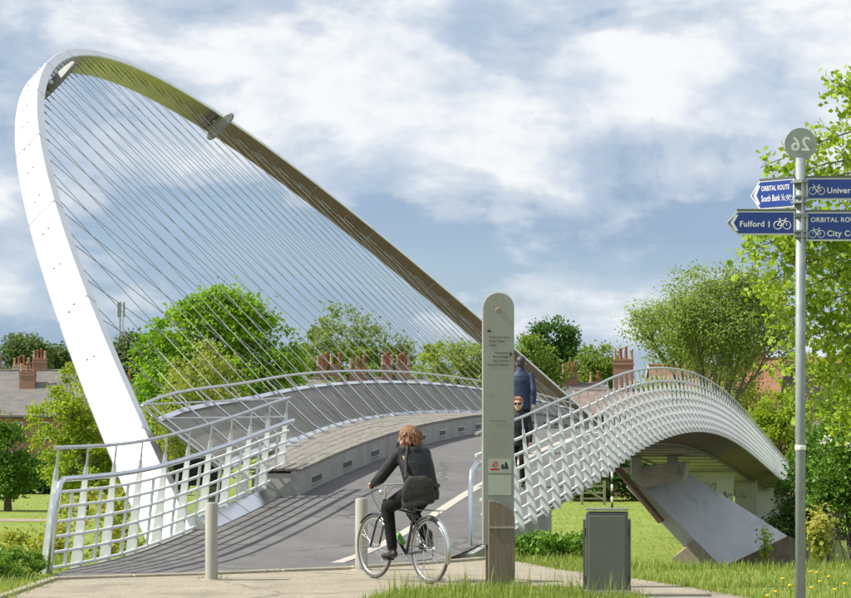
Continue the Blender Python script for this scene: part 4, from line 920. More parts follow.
# ------------------------------------------------------------------ signpost
def signpost():
    b = Vector((3.0, 17.6, 0)); r_ = empty('cycle_signpost', b); S = 125.0
    zz = lambda py: EYE - (py - HOR) / S
    mb = MB(); mb.lathe([(.001, -.2), (.041, -.2), (.041, zz(158)), (.001, zz(157.5))], (0, 0, 0), 20); mb.build('pole', M['galv'], r_)
    mb = MB(); mb.lathe([(.044, 0), (.046, .01), (.046, .03), (.044, .04)], (0, 0, zz(450)), 20); mb.box((.01, -.05, zz(448)), (.05, .02, .02)); mb.build('tape_band', M['tape'], r_)
    d = MB(); n = 40; rr_ = 16.3 / S; rows = [[Vector((rr_ * k * math.cos(2 * math.pi * i / n), y, rr_ * k * math.sin(2 * math.pi * i / n))) for i in range(n)] for y, k in ((-.006, .985), (-.004, 1), (.004, 1), (.006, .985))]
    d.sweep(rows, closed=True); disc = d.build('number_disc', M['disc'], r_); disc.location = (0, -.002, zz(144))
    lettering('26', .155, M['white_ink'], (0, -.0085, -.052), disc, 'CENTER', True, .001)
    mb = MB(); mb.box((0, .0, zz(161)), (.05, .03, .07)); mb.build('disc_bracket', M['galv'], r_)
    def finger(px0, px1, py0, py1, rot, arrow, name='finger_sign'):
        w = (px1 - px0) / S; h = (py1 - py0) / S; h2 = h / 2; side = -1 if arrow else 1
        f = empty(name, (side * .043, -.0, zz((py0 + py1) / 2)), R(rot), r_)
        tip = .085 if arrow else 0
        out = [(0, -h2), (-w + tip, -h2), (-w, 0), (-w + tip, h2), (0, h2)] if arrow else [(0, -h2), (w, -h2), (w, h2), (0, h2)]
        def slab(o_, y0, y1, nm, mt, par):
            mb = MB(); mb.add([(x, y0, z) for x, z in o_] + [(x, y1, z) for x, z in o_], [tuple(range(len(o_))), tuple(reversed(range(len(o_), 2 * len(o_))))] + [(i, (i + 1) % len(o_), (i + 1) % len(o_) + len(o_), i + len(o_)) for i in range(len(o_))]); return mb.build(nm, mt, par)
        slab(out, -.012, .012, 'plate', M['sign_edge'], f)
        cx = sum(x for x, z in out) / len(out); ins = [(cx + (x - cx) * (1 - .030 / w), z * (1 - .026 / h)) for x, z in out]
        slab(ins, -.0155, -.0125, 'face', M['sign_blue'], f)
        mb = MB(); xm = -w / 2 if arrow else w / 2; mb.box((xm + (tip / 2 if arrow else 0), 0, h2 + .008), (w - tip, .034, .014)); mb.build('top_rail', M['cabinet'], f)
        for q in (-.35, .35): mb = MB(); mb.box((-side * .04, 0, q * h), (.105, .1, .016)); mb.build('clamp', M['galv'], f)
        if arrow:
            mb = MB(); c = -w + .03
            mb.add([(c, -.0168, 0), (c + .042, -.0168, h * .33), (c + .066, -.0168, h * .33), (c + .028, -.0168, 0), (c + .066, -.0168, -h * .33), (c + .042, -.0168, -h * .33)], [(0, 1, 2, 3), (0, 3, 4, 5)]); mb.build('arrow_head', M['white_ink'], f)
        return f, w, h
    f, w, h = finger(723, 792, 211, 235, 0, True); lettering('Fulford', .064, M['white_ink'], (-w + .105, -.0165, -.03), f, bold=.0012); lettering('1', .068, M['white_ink'], (-.228, -.0165, -.034), f, bold=.0012); cycle_icon(f, (-.105, -.0168, -.05), .135, M['white_ink'])
    f, w, h = finger(745, 796, 178, 207, -40, True)
    w2 = w
    lettering('ORBITAL ROUTE', .056, M['white_ink'], (-w + .105, -.0165, .03), f, bold=.0008).scale = (.58, 1, 1)
    lettering('South Bank ½', .07, M['white_ink'], (-w + .105, -.0165, -.055), f, bold=.001).scale = (.50, 1, 1);  cycle_icon(f, (-.05, -.0168, -.06), .075, M['white_ink'])
    f, w, h = finger(808, 905, 178, 200, -1, False); cycle_icon(f, (.085, -.0168, -.045), .125, M['white_ink'], -1); lettering('University', .064, M['white_ink'], (.165, -.0165, -.034), f, bold=.0012)
    f, w, h = finger(808, 925, 212, 241, -1, False); lettering('ORBITAL ROUTE', .052, M['white_ink'], (.035, -.0165, .035), f, bold=.0008); cycle_icon(f, (.085, -.0168, -.09), .125, M['white_ink'], -1); lettering('City Centre', .064, M['white_ink'], (.165, -.0165, -.078), f, bold=.0012)
    tag(r_, 'grey signpost with four blue cycle route signs and a round number disc', 'signpost')
signpost()

# ------------------------------------------------------------------ monolith sign pillar
def pillar():
    D = 22.4; S = FPX / D; b = Vector(((498 - 425.5) / S, D, 0)); r_ = empty('sign_pillar', b); zz = lambda py: EYE - (py - HOR) / S; xx = lambda px: (px - 498) / S
    hw = 15.8 / S; top = zz(292.5); n = 20
    pro = [(-hw, zz(545)), (hw, zz(545))] + [(hw * math.cos(math.pi * i / n), top - hw + hw * math.sin(math.pi * i / n)) for i in range(n + 1)]
    mb = MB(); dp = .09; mb.add([(x, -dp, z) for x, z in pro] + [(x, dp, z) for x, z in pro], [tuple(range(len(pro))), tuple(reversed(range(len(pro), 2 * len(pro))))] + [(i, (i + 1) % len(pro), (i + 1) % len(pro) + len(pro), i + len(pro)) for i in range(len(pro))])
    o = mb.build('slab', M['monolith'], r_); bevel(o, .012, 2)
    mb = MB(); mb.box((xx(487), .01, zz(565)), (.03, .14, 45 / S)); mb.build('steel_edge', M['wood_old'], r_)
    # timber foot with a quarter-round head and a metal strip
    x0, x1 = xx(488), xx(514.5); pro = [(x0, -.1), (x1, -.1), (x1, zz(520))] + [(x0 + (x1 - x0) * math.sin(math.pi / 2 * (1 - i / 10)), zz(520) + (20 / S) * math.sin(math.pi / 2 * i / 10)) for i in range(11)]
    mb = MB(); y0, y1 = -.135, -.085; mb.add([(x, y0, z) for x, z in pro] + [(x, y1 + .2, z) for x, z in pro], [tuple(range(len(pro))), tuple(reversed(range(len(pro), 2 * len(pro))))] + [(i, (i + 1) % len(pro), (i + 1) % len(pro) + len(pro), i + len(pro)) for i in range(len(pro))])
    o = mb.build('timber_foot', M['wood_old'], r_); bevel(o, .008, 1)
    mb = MB(); mb.box(((x0 + x1) / 2, -.139, zz(527)), (x1 - x0 + .006, .008, .02)); mb.build('metal_strip', M['bollard'], r_)
    for py0, py1, mt in ((459, 473, 'notice'), (475, 495, 'notice')): 
        mb = MB(); mb.box((xx(499.5), -.0935, zz((py0 + py1) / 2)), (23 / S, .005, (py1 - py0) / S)); nt_ = mb.build('notice_plate', M[mt], r_)
        if py0 == 459:
            mb = MB(); mb.torus((xx(494.5), -.097, zz(464)), .028, .004, 'y', 20, 5); mb.tube([(xx(492.5), -.097, zz(466)), (xx(496.5), -.097, zz(462))], .004, 4); mb.box((xx(494.5), -.097, zz(469.3)), (.085, .002, .02)); mb.build('red_symbol', M['red_ink'], nt_)
            mb = MB(); 
            for dx, s in ((502.5, .7), (506, 1.0)): c = xx(dx); mb.add([(c - .022 * s, -.0975, zz(469)), (c + .022 * s, -.0975, zz(469)), (c + .006, -.0975, zz(469) + .07 * s), (c - .012, -.0975, zz(469) + .07 * s)], [(0, 1, 2, 3)])
            mb.build('black_symbol', M['ink'], nt_)
    L_ = lambda t, px, py, al='LEFT', sz=.031: lettering(t, sz, M['ink_soft'], (xx(px), -.0915, zz(py)), r_, al)
    L_('Rowntree Park', 489, 338.5); L_('River Ouse', 489, 342.5); L_('Selby', 489, 346.5)
    for t, py in (('Fishergate', 354), ('Blue Bridge', 358), ('City Centre', 362), ('Railway Station', 366)): L_(t, 508, py, 'RIGHT')
    mb = MB(); mb.add([(xx(486.5), -.0925, zz(332.5)), (xx(491.5), -.0925, zz(332.5)), (xx(489), -.0925, zz(329.5))], [(0, 1, 2)]); mb.build('arrow_up', M['ink'], r_)
    mb = MB(); mb.add([(xx(509.5), -.0925, zz(352)), (xx(512.5), -.0925, zz(354.5)), (xx(509.5), -.0925, zz(357))], [(0, 1, 2)]); mb.build('arrow_right', M['ink'], r_)
    mb = MB(); mb.box((xx(498), -.0925, zz(421)), (16 / S, .002, .006)); mb.build('engraved_line', M['wood_old'], r_)
    mb = MB(); mb.torus((xx(498), -.092, zz(311)), .022, .006, 'y', 14, 4); mb.build('crest', M['pot_buff'], r_)
    tag(r_, 'tall grey round-topped sign pillar on a timber foot', 'sign pillar')
pillar()

# ------------------------------------------------------------------ cabinet, bollards
def cabinet():
    D = 21.3; S = FPX / D; r_ = empty('service_cabinet', ((607 - 425.5) / S, D, 0), R(-5)); h = EYE - (510 - HOR) / S; w = 42 / S
    mb = MB(); mb.box((0, 0, h / 2 - .02), (w, .32, h)); o = mb.build('body', M['cabinet'], r_); bevel(o, .008, 2)
    mb = MB(); mb.box((0, -.005, h + .008), (w + .006, .335, .014)); bevel(mb.build('lid', M['cabinet'], r_), .006, 1)
    mb = MB(); mb.box((0, -.166, h / 2), (w - .055, .012, h - .10)); bevel(mb.build('door', M['cabinet'], r_), .005, 1)
    for s in (-1, 1):
        mb = MB(); mb.box((s * (w / 2 + .012), 0, h / 2 - .04), (.028, .26, h - .1)); mb.build('side_flange', M['cabinet'], r_)
        for q in (.2, .75): mb = MB(); mb.tube([(s * (w / 2 + .008), -.15, h * q - .04), (s * (w / 2 + .008), -.15, h * q + .04)], .011, 8); mb.build('hinge', M['vent'], r_)
    mb = MB(); mb.box((0, 0, .03), (w + .04, .36, .08)); mb.build('plinth', M['concrete_dark'], r_)
    tag(r_, 'dark grey green metal service cabinet in the grass', 'cabinet')
cabinet()
for px, py0, py1, lb in ((211.5, 503, 580.5, 'pale steel bollard by the left parapet'), (361.5, 498.5, 570.5, 'pale steel bollard beside the bicycle front wheel')):
    D = EYE * FPX / (py1 - HOR); S = FPX / D; h = (py1 - py0) / S; r_ = empty('bollard', ((px - 425.5) / S, D, 0)); rb = 6.3 / S
    mb = MB(); mb.lathe([(rb, -.1), (rb, h - .015), (rb - .012, h)], (0, 0, 0), 24); mb.build('post', M['bollard'], r_)
    mb = MB(); mb.lathe([(rb - .011, h - .001), (rb - .03, h + .006), (.001, h + .008)], (0, 0, 0), 24); mb.build('cap', M['steel'], r_)
    mb = MB(); mb.lathe([(rb + .05, -.02), (rb + .05, .012), (rb + .004, .014)], (0, 0, 0), 24); mb.build('base_collar', M['edging'], r_); tag(r_, lb, 'bollard', 'bollards across the bridge ramp')

# ------------------------------------------------------------------ people
def capsule(mb, a, b, ra, rb, n=10):
    a, b = Vector(a), Vector(b); d = (b - a); L_ = d.length; q = d.normalized()
    pts = []; rs = []
    for k in range(4): t = math.pi / 2 * (1 - k / 4); pts.append(a - q * ra * math.sin(t)); rs.append(max(.001, ra * math.cos(t)))
    pts += [a, b]; rs += [ra, rb]
    for k in range(1, 5): t = math.pi / 2 * k / 4; pts.append(b + q * rb * math.sin(t)); rs.append(max(.001, rb * math.cos(t)))
    mb.tube(pts, rs, n)
def remesh(mb, name, mt, parent, voxel=.010, smooth=4):
    me = mb.mesh('tmp'); ob = bpy.data.objects.new('tmp', me); COL.objects.link(ob)
    m = ob.modifiers.new('r', 'REMESH'); m.mode = 'VOXEL'; m.voxel_size = voxel; m.use_smooth_shade = True
    s = ob.modifiers.new('s', 'SMOOTH'); s.iterations = smooth; s.factor = .5
    dg = bpy.context.evaluated_depsgraph_get(); out = bpy.data.meshes.new_from_object(ob.evaluated_get(dg)); bpy.data.objects.remove(ob); bpy.data.meshes.remove(me)
    out.materials.clear(); out.materials.append(mt); out.name = name; out.polygons.foreach_set('use_smooth', [True] * len(out.polygons)); return link(name, out, parent)
M['skin'] = mat('skin', (.50, .29, .20), .55, 0, (.56, .33, .23), 20)
M['hair_auburn'] = mat('hair_auburn', (.15, .065, .03), .5, 0, (.29, .135, .06), 14, stretch=(2, 2, .4), bump=.6, bscale=60)
M['hair_ginger'] = mat('hair_ginger', (.30, .12, .045), .5, 0, (.38, .17, .07), 30, bump=.5)
M['hair_dark'] = mat('hair_dark', (.045, .035, .03), .5, bump=.4)
M['jacket_black'] = mat('jacket_black', (.012, .0125, .014), .62, 0, (.02, .0205, .023), 8, bump=1.0, bscale=9, spec=.3)
M['jacket_navy'] = mat('jacket_navy', (.010, .024, .065), .6, 0, (.015, .034, .085), 8, bump=1.0, bscale=9)
M['trousers'] = mat('trousers', (.008, .008, .009), .85, 0, (.013, .013, .014), 10, bump=.9, bscale=12, spec=.2)
M['shoe'] = mat('shoe', (.03, .022, .018), .5)
M['bag'] = mat('bag', (.028, .027, .024), .75, 0, (.046, .045, .04), 9, bump=.8, bscale=16, spec=.3)
M['rubber'] = mat('rubber', (.03, .03, .03), .8)
M['tyre'] = mat('tyre', (.10, .095, .085), .85)
M['black_paint'] = mat('black_paint', (.012, .013, .015), .25, coat=.5)
M['alloy'] = mat('alloy', (.66, .67, .68), .28, .9)
M['green_plastic'] = mat('green_plastic', (.12, .42, .05), .4)
M['red_plastic'] = mat('red_plastic', (.5, .01, .015), .3)
M['lens'] = mat('lens', (.01, .01, .012), .15)

def hand(mb, wrist, d, up, L_=.16, curl=.5):
    """palm + four fingers + thumb; d: direction of the fingers, up: back of the hand"""
    w = Vector(wrist); d = Vector(d).normalized(); up = Vector(up); up = (up - d * up.dot(d)).normalized(); s = d.cross(up)
    k = L_ / .18
    for j in (-1.2, -.4, .4, 1.2): capsule(mb, w + s * j * .014 * k, w + d * .075 * k + s * j * .019 * k, .014 * k, .0125 * k, 8)
    for j, ln in ((-1.5, .060), (-.5, .074), (.5, .078), (1.5, .070)):
        a = w + d * .08 * k + s * j * .019 * k; b = a + (d * math.cos(curl) - up * math.sin(curl)) * ln * .5 * k; c = b + (d * math.cos(curl * 2.4) - up * math.sin(curl * 2.4)) * ln * .5 * k
        capsule(mb, a, b, .0095 * k, .009 * k, 8); capsule(mb, b, c, .009 * k, .0075 * k, 8)
    a = w + d * .025 * k + s * .026 * k; b = a + (d * .6 + s * .5 - up * .35).normalized() * .042 * k; c = b + (d * .8 - up * .5 + s * .1).normalized() * .032 * k
    capsule(mb, a, b, .012 * k, .0105 * k, 8); capsule(mb, b, c, .0105 * k, .008 * k, 8)
def head(mb, c, fwd, r=.098, upv=(0, 0, 1)):
    """skull, jaw, nose, brow, lips and ears; fwd is the facing direction"""
    c = Vector(c); f = Vector(fwd).normalized(); u = Vector(upv).normalized(); f = (f - u * f.dot(u)).normalized(); s = f.cross(u); k = r / .098
    rot = Matrix((f, s, u)).transposed()
    P_ = lambda x, y, z: c + f * x * k + s * y * k + u * z * k
    mb.ellipsoid(P_(-.008, 0, .022), (.098 * k, .078 * k, .098 * k), 16, 12, rot); mb.ellipsoid(P_(.022, 0, -.045), (.066 * k, .060 * k, .075 * k), 14, 10, rot)
    capsule(mb, P_(.088, 0, .012), P_(.108, 0, -.028), .009 * k, .014 * k, 8)                      # nose
    capsule(mb, P_(.076, -.03, .034), P_(.076, .03, .034), .014 * k, .014 * k, 8)                   # brow
    capsule(mb, P_(.083, -.018, -.060), P_(.083, .018, -.060), .009 * k, .009 * k, 8)               # lips
    mb.ellipsoid(P_(.070, 0, -.098), (.022 * k, .024 * k, .018 * k), 10, 8, rot)                     # chin
    for y in (-1, 1): mb.ellipsoid(P_(-.004, y * .080, -.008), (.020 * k, .010 * k, .033 * k), 8, 8, rot); mb.ellipsoid(P_(.070, y * .036, .0), (.02 * k, .024 * k, .02 * k), 8, 8, rot)
    return P_, rot, k

def loft(mb, rings, n=18):
    """rings: (centre, half-depth, half-width, tilt axis) stacked into one closed torso"""
    rows = [[Vector(c) + Vector((rx * math.cos(2 * math.pi * k / n), ry * math.sin(2 * math.pi * k / n), 0)) for k in range(n)] for c, rx, ry in rings]
    mb.sweep(rows, closed=True, smooth=True)
def standing(name, label, loc, rz, H, hairm, jacketm, arms, glasses=False, stride=.12, hair_len=.0):
    """person facing +x before rotation"""
    r_ = empty(name, loc, R(rz)); k = H / 1.75; V = lambda x, y, z: Vector((x * k, y * k, z * k))
    hip = [V(0, .085, .93), V(0, -.085, .93)]; kn = [V(stride * .9 + .03, .095, .50), V(-stride * .3 + .03, -.095, .50)]; an = [V(stride, .10, .085), V(-stride, -.10, .10)]
    body = MB(); jk = MB(); tr = MB(); shs = [MB(), MB()]
    capsule(body, V(0, 0, .95), V(.01, 0, 1.36), .09 * k, .095 * k); capsule(body, V(.01, 0, 1.38), V(.03, 0, 1.56), .055 * k, .05 * k)
    P_, rot, kk = head(body, V(.045, 0, 1.64), (1, 0, -.05), .098 * k * (1.12 if H < 1.5 else 1))
    for i in (0, 1):
        capsule(body, hip[i], kn[i], .07 * k, .05 * k); capsule(body, kn[i], an[i], .048 * k, .035 * k)
        capsule(tr, hip[i] + V(0, 0, .02), kn[i], .098 * k, .072 * k); capsule(tr, kn[i], an[i] + V(0, 0, .03), .07 * k, .060 * k)
        sh = shs[i]; capsule(sh, an[i] + V(-.04, 0, -.04), an[i] + V(.15, .012 * (1 if i == 0 else -1), -.055), .045 * k, .036 * k); capsule(sh, an[i] + V(-.02, 0, .03), an[i] + V(-.01, 0, -.03), .045 * k, .045 * k)
        y = .19 if i == 0 else -.19; s_ = V(0, y, 1.42); e = V(arms[i][0], y * 1.28, 1.14); w = V(arms[i][1], y * 1.30, .89 + arms[i][2])
        capsule(body, s_, e, .045 * k, .038 * k); capsule(body, e, w, .036 * k, .026 * k); hand(body, w, w - e, (0, (1 if i == 0 else -1), .1), .17 * k, .35)
        capsule(jk, s_, e, .066 * k, .058 * k); capsule(jk, e, e.lerp(w, .94), .056 * k, .044 * k)
    capsule(tr, V(0, -.06, .94), V(0, .06, .94), .115 * k, .115 * k)
    loft(jk, [(V(x, 0, z), rx * k, ry * k) for z, x, rx, ry in ((.80, 0, .135, .185), (.92, 0, .138, .19), (1.05, 0, .132, .18), (1.2, .01, .138, .19), (1.33, .005, .135, .205), (1.42, 0, .115, .19), (1.48, 0, .085, .12), (1.52, .0, .075, .08), (1.57, .01, .072, .074))])
    remesh(body, 'body', M['skin'], r_, .0085, 2); remesh(jk, 'jacket', jacketm, r_, .012, 4); remesh(tr, 'trousers', M['trousers'], r_, .012, 3); [remesh(q_, 'shoe', M['shoe'], r_, .010, 3) for q_ in shs]
    h = MB(); h.ellipsoid(P_(-.020, 0, .040), (.104 * kk, .089 * kk, .100 * kk), 14, 10, rot); h.ellipsoid(P_(-.050, 0, -.010 - hair_len * .5), (.070 * kk, .080 * kk, (.085 + hair_len) * kk), 14, 10, rot)
    capsule(h, P_(.055, -.045, .095), P_(.055, .045, .095), .026 * kk, .026 * kk)
    remesh(h, 'hair', hairm, r_, .009, 2)
    if glasses:
        g_ = MB()
        for y in (-1, 1): g_.ellipsoid(P_(.094, y * .036, .006), (.010 * kk, .031 * kk, .023 * kk), 12, 8, rot); g_.tube([P_(.09, y * .066, .012), P_(0, y * .088, .015)], .004, 5)
        g_.tube([P_(.102, -.012, .01), P_(.102, .012, .01)], .004, 5); g_.build('sunglasses', M['lens'], r_)
    tag(r_, label, 'person'); return r_
y = 39.2; standing('person', 'adult in navy jacket and black trousers walking away on the bridge', (1.70, y, deck(y) + .01), 80, 1.72, M['hair_dark'], M['jacket_navy'], [(.05, .10, .0), (-.08, -.06, .02)], stride=.14)
y = 33.6; standing('person', 'red haired child in sunglasses and dark clothes behind the right railing', (1.42, y, deck(y) + .01), -100, 1.35, M['hair_ginger'], M['jacket_black'], [(.05, .10, .0), (-.03, .02, .0)], glasses=True, stride=.10)

# ------------------------------------------------------------------ bicycle and rider (local x forward, y left)
BX, BY, HD = .045, 22.86, 124.0
def bicycle():
    r_ = empty('bicycle', (BX, BY, .008), R(HD)); WR = .345
    for x in (0, 1.06):
        w = empty('wheel', (x, 0, WR), 0, r_)
        mb = MB(); mb.torus((0, 0, 0), WR - .017, .017, 'y', 48, 8); mb.build('tyre', M['tyre'], w)
        mb = MB(); mb.torus((0, 0, 0), WR - .042, .011, 'y', 48, 6); mb.build('rim', M['alloy'], w)
        mb = MB(); mb.tube([(0, -.05, 0), (0, .05, 0)], .018, 10); mb.build('hub', M['alloy'], w)
        mb = MB()
        for k in range(28): a = 2 * math.pi * k / 28; sy = .03 if k % 2 else -.03; a2 = a + (.35 if k % 4 < 2 else -.35); mb.tube([(.018 * math.cos(a2), sy, .018 * math.sin(a2)), ((WR - .05) * math.cos(a), 0, (WR - .05) * math.sin(a))], .0013, 3, cap=False)
        mb.build('spokes', M['alloy'], w)
        # mudguard
        a0, a1 = (R(25), R(200)) if x == 0 else (R(40), R(190)); mb = MB(); rows = []
        for i in range(25): a = a0 + (a1 - a0) * i / 24; rows.append([Vector((x + (WR + .02 + dz) * math.cos(a), yy, WR + (WR + .02 + dz) * math.sin(a))) for yy, dz in ((-.026, -.012), (-.016, .002), (0, .006), (.016, .002), (.026, -.012))])
        mb.sweep(rows, smooth=True); mb.build('mudguard', M['alloy'] if x == 0 else M['black_paint'], r_)
    BB = (.44, 0, .29); ST = (.27, 0, .80); HT0, HT1 = (.90, 0, .70), (.86, 0, .86)
    def t(nm, pts, rad, mt): mb = MB(); mb.tube(pts, rad, 10); return mb.build(nm, M[mt], r_)
    t('down_tube', [BB, HT0], .018, 'black_paint'); t('top_tube', [(.30, 0, .72), (.875, 0, .80)], .016, 'black_paint'); t('seat_tube', [BB, ST], .016, 'black_paint'); t('head_tube', [HT0, HT1], .021, 'black_paint')
    for s in (-1, 1):
        t('chain_stay', [BB, (0, s * .06, WR)], .010, 'black_paint'); t('seat_stay', [(.29, s * .02, .73), (0, s * .06, WR)], .008, 'black_paint')
        t('fork_blade', [(.905, s * .02, .68), (.94, s * .05, .62), (1.06, s * .055, WR)], .012, 'black_paint')
        t('rack_stay', [(-.02, s * .065, WR + .02), (-.08, s * .06, .76)], .005, 'alloy')
    t('seat_post', [ST, (.235, 0, .90)], .013, 'alloy'); t('stem', [HT1, (.845, 0, .98), (.80, 0, 1.01)], .014, 'alloy')
    t('handlebar', [(.66, -.29, 1.0), (.73, -.25, 1.01), (.80, -.12, 1.015), (.80, .12, 1.015), (.73, .25, 1.01), (.66, .29, 1.0)], .011, 'alloy')
    for s in (-1, 1):
        t('grip', [(.64, s * .30, .998), (.735, s * .247, 1.01)], .016, 'rubber'); t('brake_lever', [(.76, s * .23, 1.0), (.72, s * .27, .955), (.66, s * .315, .955)], .006, 'alloy')
        t('brake_cable', [(.76, s * .22, 1.0), (.93, s * .15, .98), (.98, s * .06, .85), (.94, 0, .72)], .003, 'rubber')
    mb = MB(); mb.ellipsoid((.14, 0, .915), (.10, .085, .028), 14, 8); mb.ellipsoid((.27, 0, .918), (.11, .03, .024), 14, 8); mb.build('saddle', M['rubber'], r_)
    mb = MB(); mb.box((.02, .0, .885), (.03, .06, .045)); mb.build('rear_light', M['red_plastic'], r_)
    mb = MB()
    for yy in (-.06, -.02, .02, .06): mb.tube([(-.22, yy, .765), (.20, yy * .6, .765)], .005, 5)
    for xx in (-.22, -.08, .08): mb.tube([(xx, -.06, .765), (xx, .06, .765)], .005, 5)
    mb.build('rear_rack', M['alloy'], r_)
    mb = MB(); mb.torus((BB[0], -.045, BB[2]), .085, .007, 'y', 28, 6); mb.torus((BB[0], -.045, BB[2]), .05, .006, 'y', 20, 5)
    for k in range(5): a = k * 1.2566; mb.tube([(BB[0], -.045, BB[2]), (BB[0] + .085 * math.cos(a), -.045, BB[2] + .085 * math.sin(a))], .006, 4)
    mb.build('chainring', M['alloy'], r_); t('chain', [(BB[0], -.045, BB[2] + .085), (0, -.045, WR + .035)], .005, 'rubber'); t('chain', [(BB[0], -.045, BB[2] - .085), (.03, -.045, WR - .09), (0, -.045, WR - .035)], .005, 'rubber')
    mb = MB(); mb.lathe([(.03, -.012), (.04, -.005), (.04, .005), (.03, .012)], (0, 0, 0), 16); q = mb.build('sprocket', M['alloy'], r_); q.location = (0, -.045, WR); q.rotation_euler = (R(90), 0, 0)
    ang = R(-20); c, s_ = math.cos(ang), math.sin(ang)
    for sd_, sg in ((1, 1), (-1, -1)):
        e = (BB[0] + sg * .165 * c, sd_ * .075, BB[2] + sg * .165 * s_); t('crank', [(BB[0], sd_ * .06, BB[2]), e], .009, 'alloy'); mb = MB(); mb.box((e[0], sd_ * .125, e[2]), (.09, .085, .022)); mb.build('pedal', M['rubber'], r_)
    t('bottle', [(.50, 0, .40), (.60, 0, .49)], .030, 'green_plastic'); mb = MB(); mb.ellipsoid((.93, 0, .93), (.03, .03, .03), 10, 8); mb.build('front_light', M['steel'], r_)
    mb = MB(); mb.tube([(.0, .075, WR), (-.03, .09, .20), (.06, .10, .02)], .007, 6); mb.build('kick_stand', M['alloy'], r_)
    tag(r_, 'black bicycle with silver mudguards being ridden up the ramp', 'bicycle')
    return BB, c, s_
BB, cc_, ss_ = bicycle()

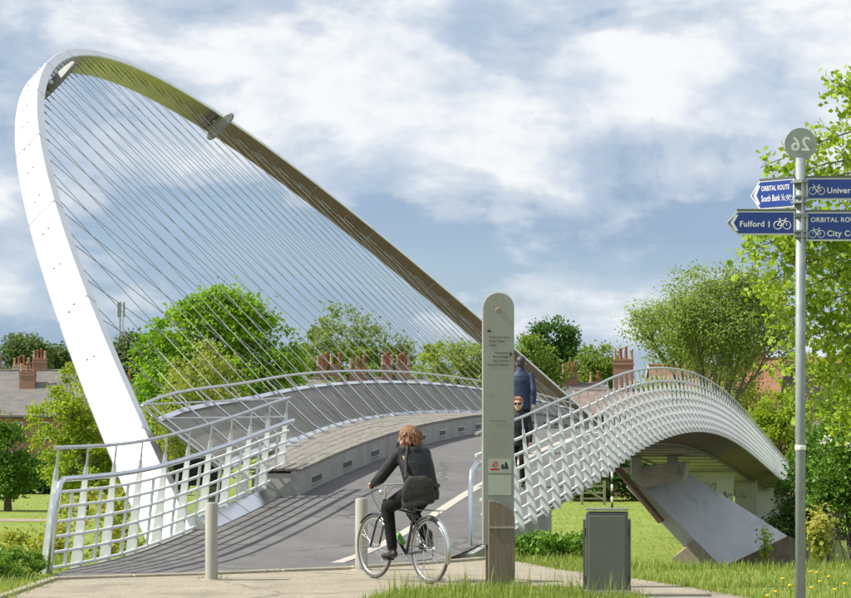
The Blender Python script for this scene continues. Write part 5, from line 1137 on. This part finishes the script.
def rider():
    r_ = empty('person', (BX, BY, .008), R(HD)); V = Vector
    pel, ch, nk, hd = V((.16, 0, .985)), V((.30, 0, 1.25)), V((.375, 0, 1.41)), V((.415, 0, 1.515))
    fwd = (1, .55, -.12)
    body = MB(); jk = MB(); tr = MB(); shs = [MB(), MB()]
    capsule(body, pel, ch, .09, .09); capsule(body, ch, nk, .08, .045); capsule(body, nk, hd, .048, .05); P_, rot, kk = head(body, hd, fwd, .094)
    ped = {1: V((BB[0] + .165 * cc_, .125, BB[2] + .165 * ss_)), -1: V((BB[0] - .165 * cc_, -.125, BB[2] - .165 * ss_))}
    for s in (1, -1):
        hip = V((.18, s * .09, .955)); an = ped[s] + V((-.075, 0, .115))
        L1, L2 = .45, .44; d = an - hip; L_ = min(d.length, L1 + L2 - .01); a = (L1 * L1 - L2 * L2 + L_ * L_) / (2 * L_); hh = math.sqrt(max(0, L1 * L1 - a * a)); u = d.normalized(); f = V((1, s * .12, .2)); f = (f - u * f.dot(u)).normalized(); kn = hip + u * a + f * hh
        capsule(body, hip, kn, .07, .05); capsule(body, kn, an, .048, .034); capsule(tr, hip, kn, .105, .074); capsule(tr, kn, an + (kn - an) * .04, .07, .056)
        sh = shs[0 if s > 0 else 1]; capsule(sh, an + V((-.035, 0, -.055)), an + V((.15, s * .01, -.085)), .040, .032); capsule(sh, an + V((0, 0, .05)), an + V((-.01, 0, -.04)), .046, .042)
        shd = V((.345, s * .165, 1.345)); w = V((.655, s * .27, 1.035)); mid = (shd + w) / 2; el = mid + V((-.02, s * .09, -.10))
        capsule(body, shd, el, .042, .036); capsule(body, el, w, .034, .026); hand(body, w, V((.7, -s * .12, -.05)), V((0, 0, 1)), .165, .95)
        capsule(jk, shd, el, .074, .064); capsule(jk, el, el.lerp(w, .93), .063, .046)
    capsule(tr, V((.15, -.06, .955)), V((.15, .06, .955)), .125, .125)
    loft(jk, [(V((x, 0, z)), rx, ry) for x, z, rx, ry in ((.11, .87, .14, .165), (.135, .94, .15, .19), (.17, 1.04, .145, .19), (.21, 1.14, .14, .195), (.26, 1.25, .138, .205), (.305, 1.34, .12, .205), (.335, 1.40, .085, .13), (.36, 1.44, .07, .075))])
    capsule(jk, V((.325, -.14, 1.335)), V((.325, .14, 1.335)), .078, .078)
    capsule(jk, V((.32, 0, 1.36)), V((.365, 0, 1.415)), .09, .075); jk.ellipsoid((.275, 0, 1.375), (.065, .115, .06), 12, 8)      # hood rolled at the nape
    remesh(body, 'body', M['skin'], r_, .007, 2); remesh(jk, 'jacket', M['jacket_black'], r_, .011, 4); remesh(tr, 'trousers', M['trousers'], r_, .011, 3); [remesh(q_, 'shoe', M['shoe'], r_, .009, 2) for q_ in shs]
    h = MB(); h.ellipsoid(P_(-.018, 0, .038), (.112, .098, .104), 16, 12, rot); h.ellipsoid(P_(-.045, 0, -.02), (.095, .112, .09), 16, 12, rot)
    rr_ = random.Random(8)
    for k in range(150):      # tousled locks
        a = rr_.uniform(1.15, 5.13); z0 = rr_.uniform(-.03, .11); q0 = math.sqrt(max(.05, 1 - (z0 / .15) ** 2)); z1 = z0 - rr_.uniform(.05, .13); fl = rr_.uniform(1.0, 1.28)
        capsule(h, P_(-.03 + .09 * q0 * math.cos(a), .098 * q0 * math.sin(a), z0), P_(-.035 + .105 * fl * math.cos(a + rr_.uniform(-.2, .2)), .118 * fl * math.sin(a), max(-.16, z1)), .015, .0045, 5)
    remesh(h, 'hair', M['hair_auburn'], r_, .0055, 0)
    tag(r_, 'cyclist with auburn bob in black jacket and black trousers', 'person')
    # shoulder bag hanging at the rider's back
    b_ = empty('shoulder_bag', (BX, BY, .008), R(HD)); mb = MB()
    rows = []
    ax = V((-.01, .15, 1.0)); nx = V((-.75, .66, 0)).normalized(); tx = V((.66, .75, 0)).normalized(); ez = V((0, 0, 1))
    def slouch(mb, z0, z1, w0, w1, d0, d1, off, droop):
        rows = []
        for i in range(9):
            t = i / 8; w = w0 + (w1 - w0) * t; d = d0 + (d1 - d0) * t; k = .55 + .45 * math.sin(math.pi * min(1, .12 + .86 * t)) ** .5
            rows.append([ax + tx * (w * k * math.copysign(abs(math.cos(a)) ** .6, math.cos(a))) + nx * (off + d * k * math.copysign(abs(math.sin(a)) ** .8, math.sin(a))) + ez * (z0 + (z1 - z0) * t + droop * math.cos(a) * (1 - t)) for a in [2 * math.pi * q / 24 for q in range(24)]])
        mb.sweep(rows, closed=True, smooth=True)
    bag = MB(); slouch(bag, -.19, .11, .20, .13, .095, .05, 0, -.035); remesh(bag, 'pouch', M['bag'], b_, .010, 4)
    fl_ = MB(); slouch(fl_, -.09, .125, .19, .135, .022, .045, .068, -.045); remesh(fl_, 'flap', M['bag'], b_, .009, 3)
    mb = MB(); pts = [ax + tx * .13 + V((0, 0, .10)), V((.19, .17, 1.25)), V((.27, .10, 1.415)), V((.38, .03, 1.40)), V((.43, -.12, 1.28)), V((.30, -.19, 1.08)), V((.10, -.18, 1.02)), V((-.02, -.04, 1.02)), ax - tx * .12 + V((0, 0, .08))]
    sm = []
    for i in range(len(pts) - 1):
        p0, p1, p2, p3 = pts[max(0, i - 1)], pts[i], pts[i + 1], pts[min(len(pts) - 1, i + 2)]
        for t_ in (0, .25, .5, .75): sm.append(.5 * ((2 * p1) + (p2 - p0) * t_ + (2 * p0 - 5 * p1 + 4 * p2 - p3) * t_**2 + (-p0 + 3 * p1 - 3 * p2 + p3) * t_**3))
    mb.tube(sm + [pts[-1]], .017, 8); mb.build('strap', M['bag'], b_)
    mb = MB(); mb.box(V((.225, .155, 1.31)), (.03, .05, .04)); mb.build('buckle', M['pot_buff'], b_)
    tag(b_, 'dark grey canvas shoulder bag on the cyclist back', 'bag')
rider()
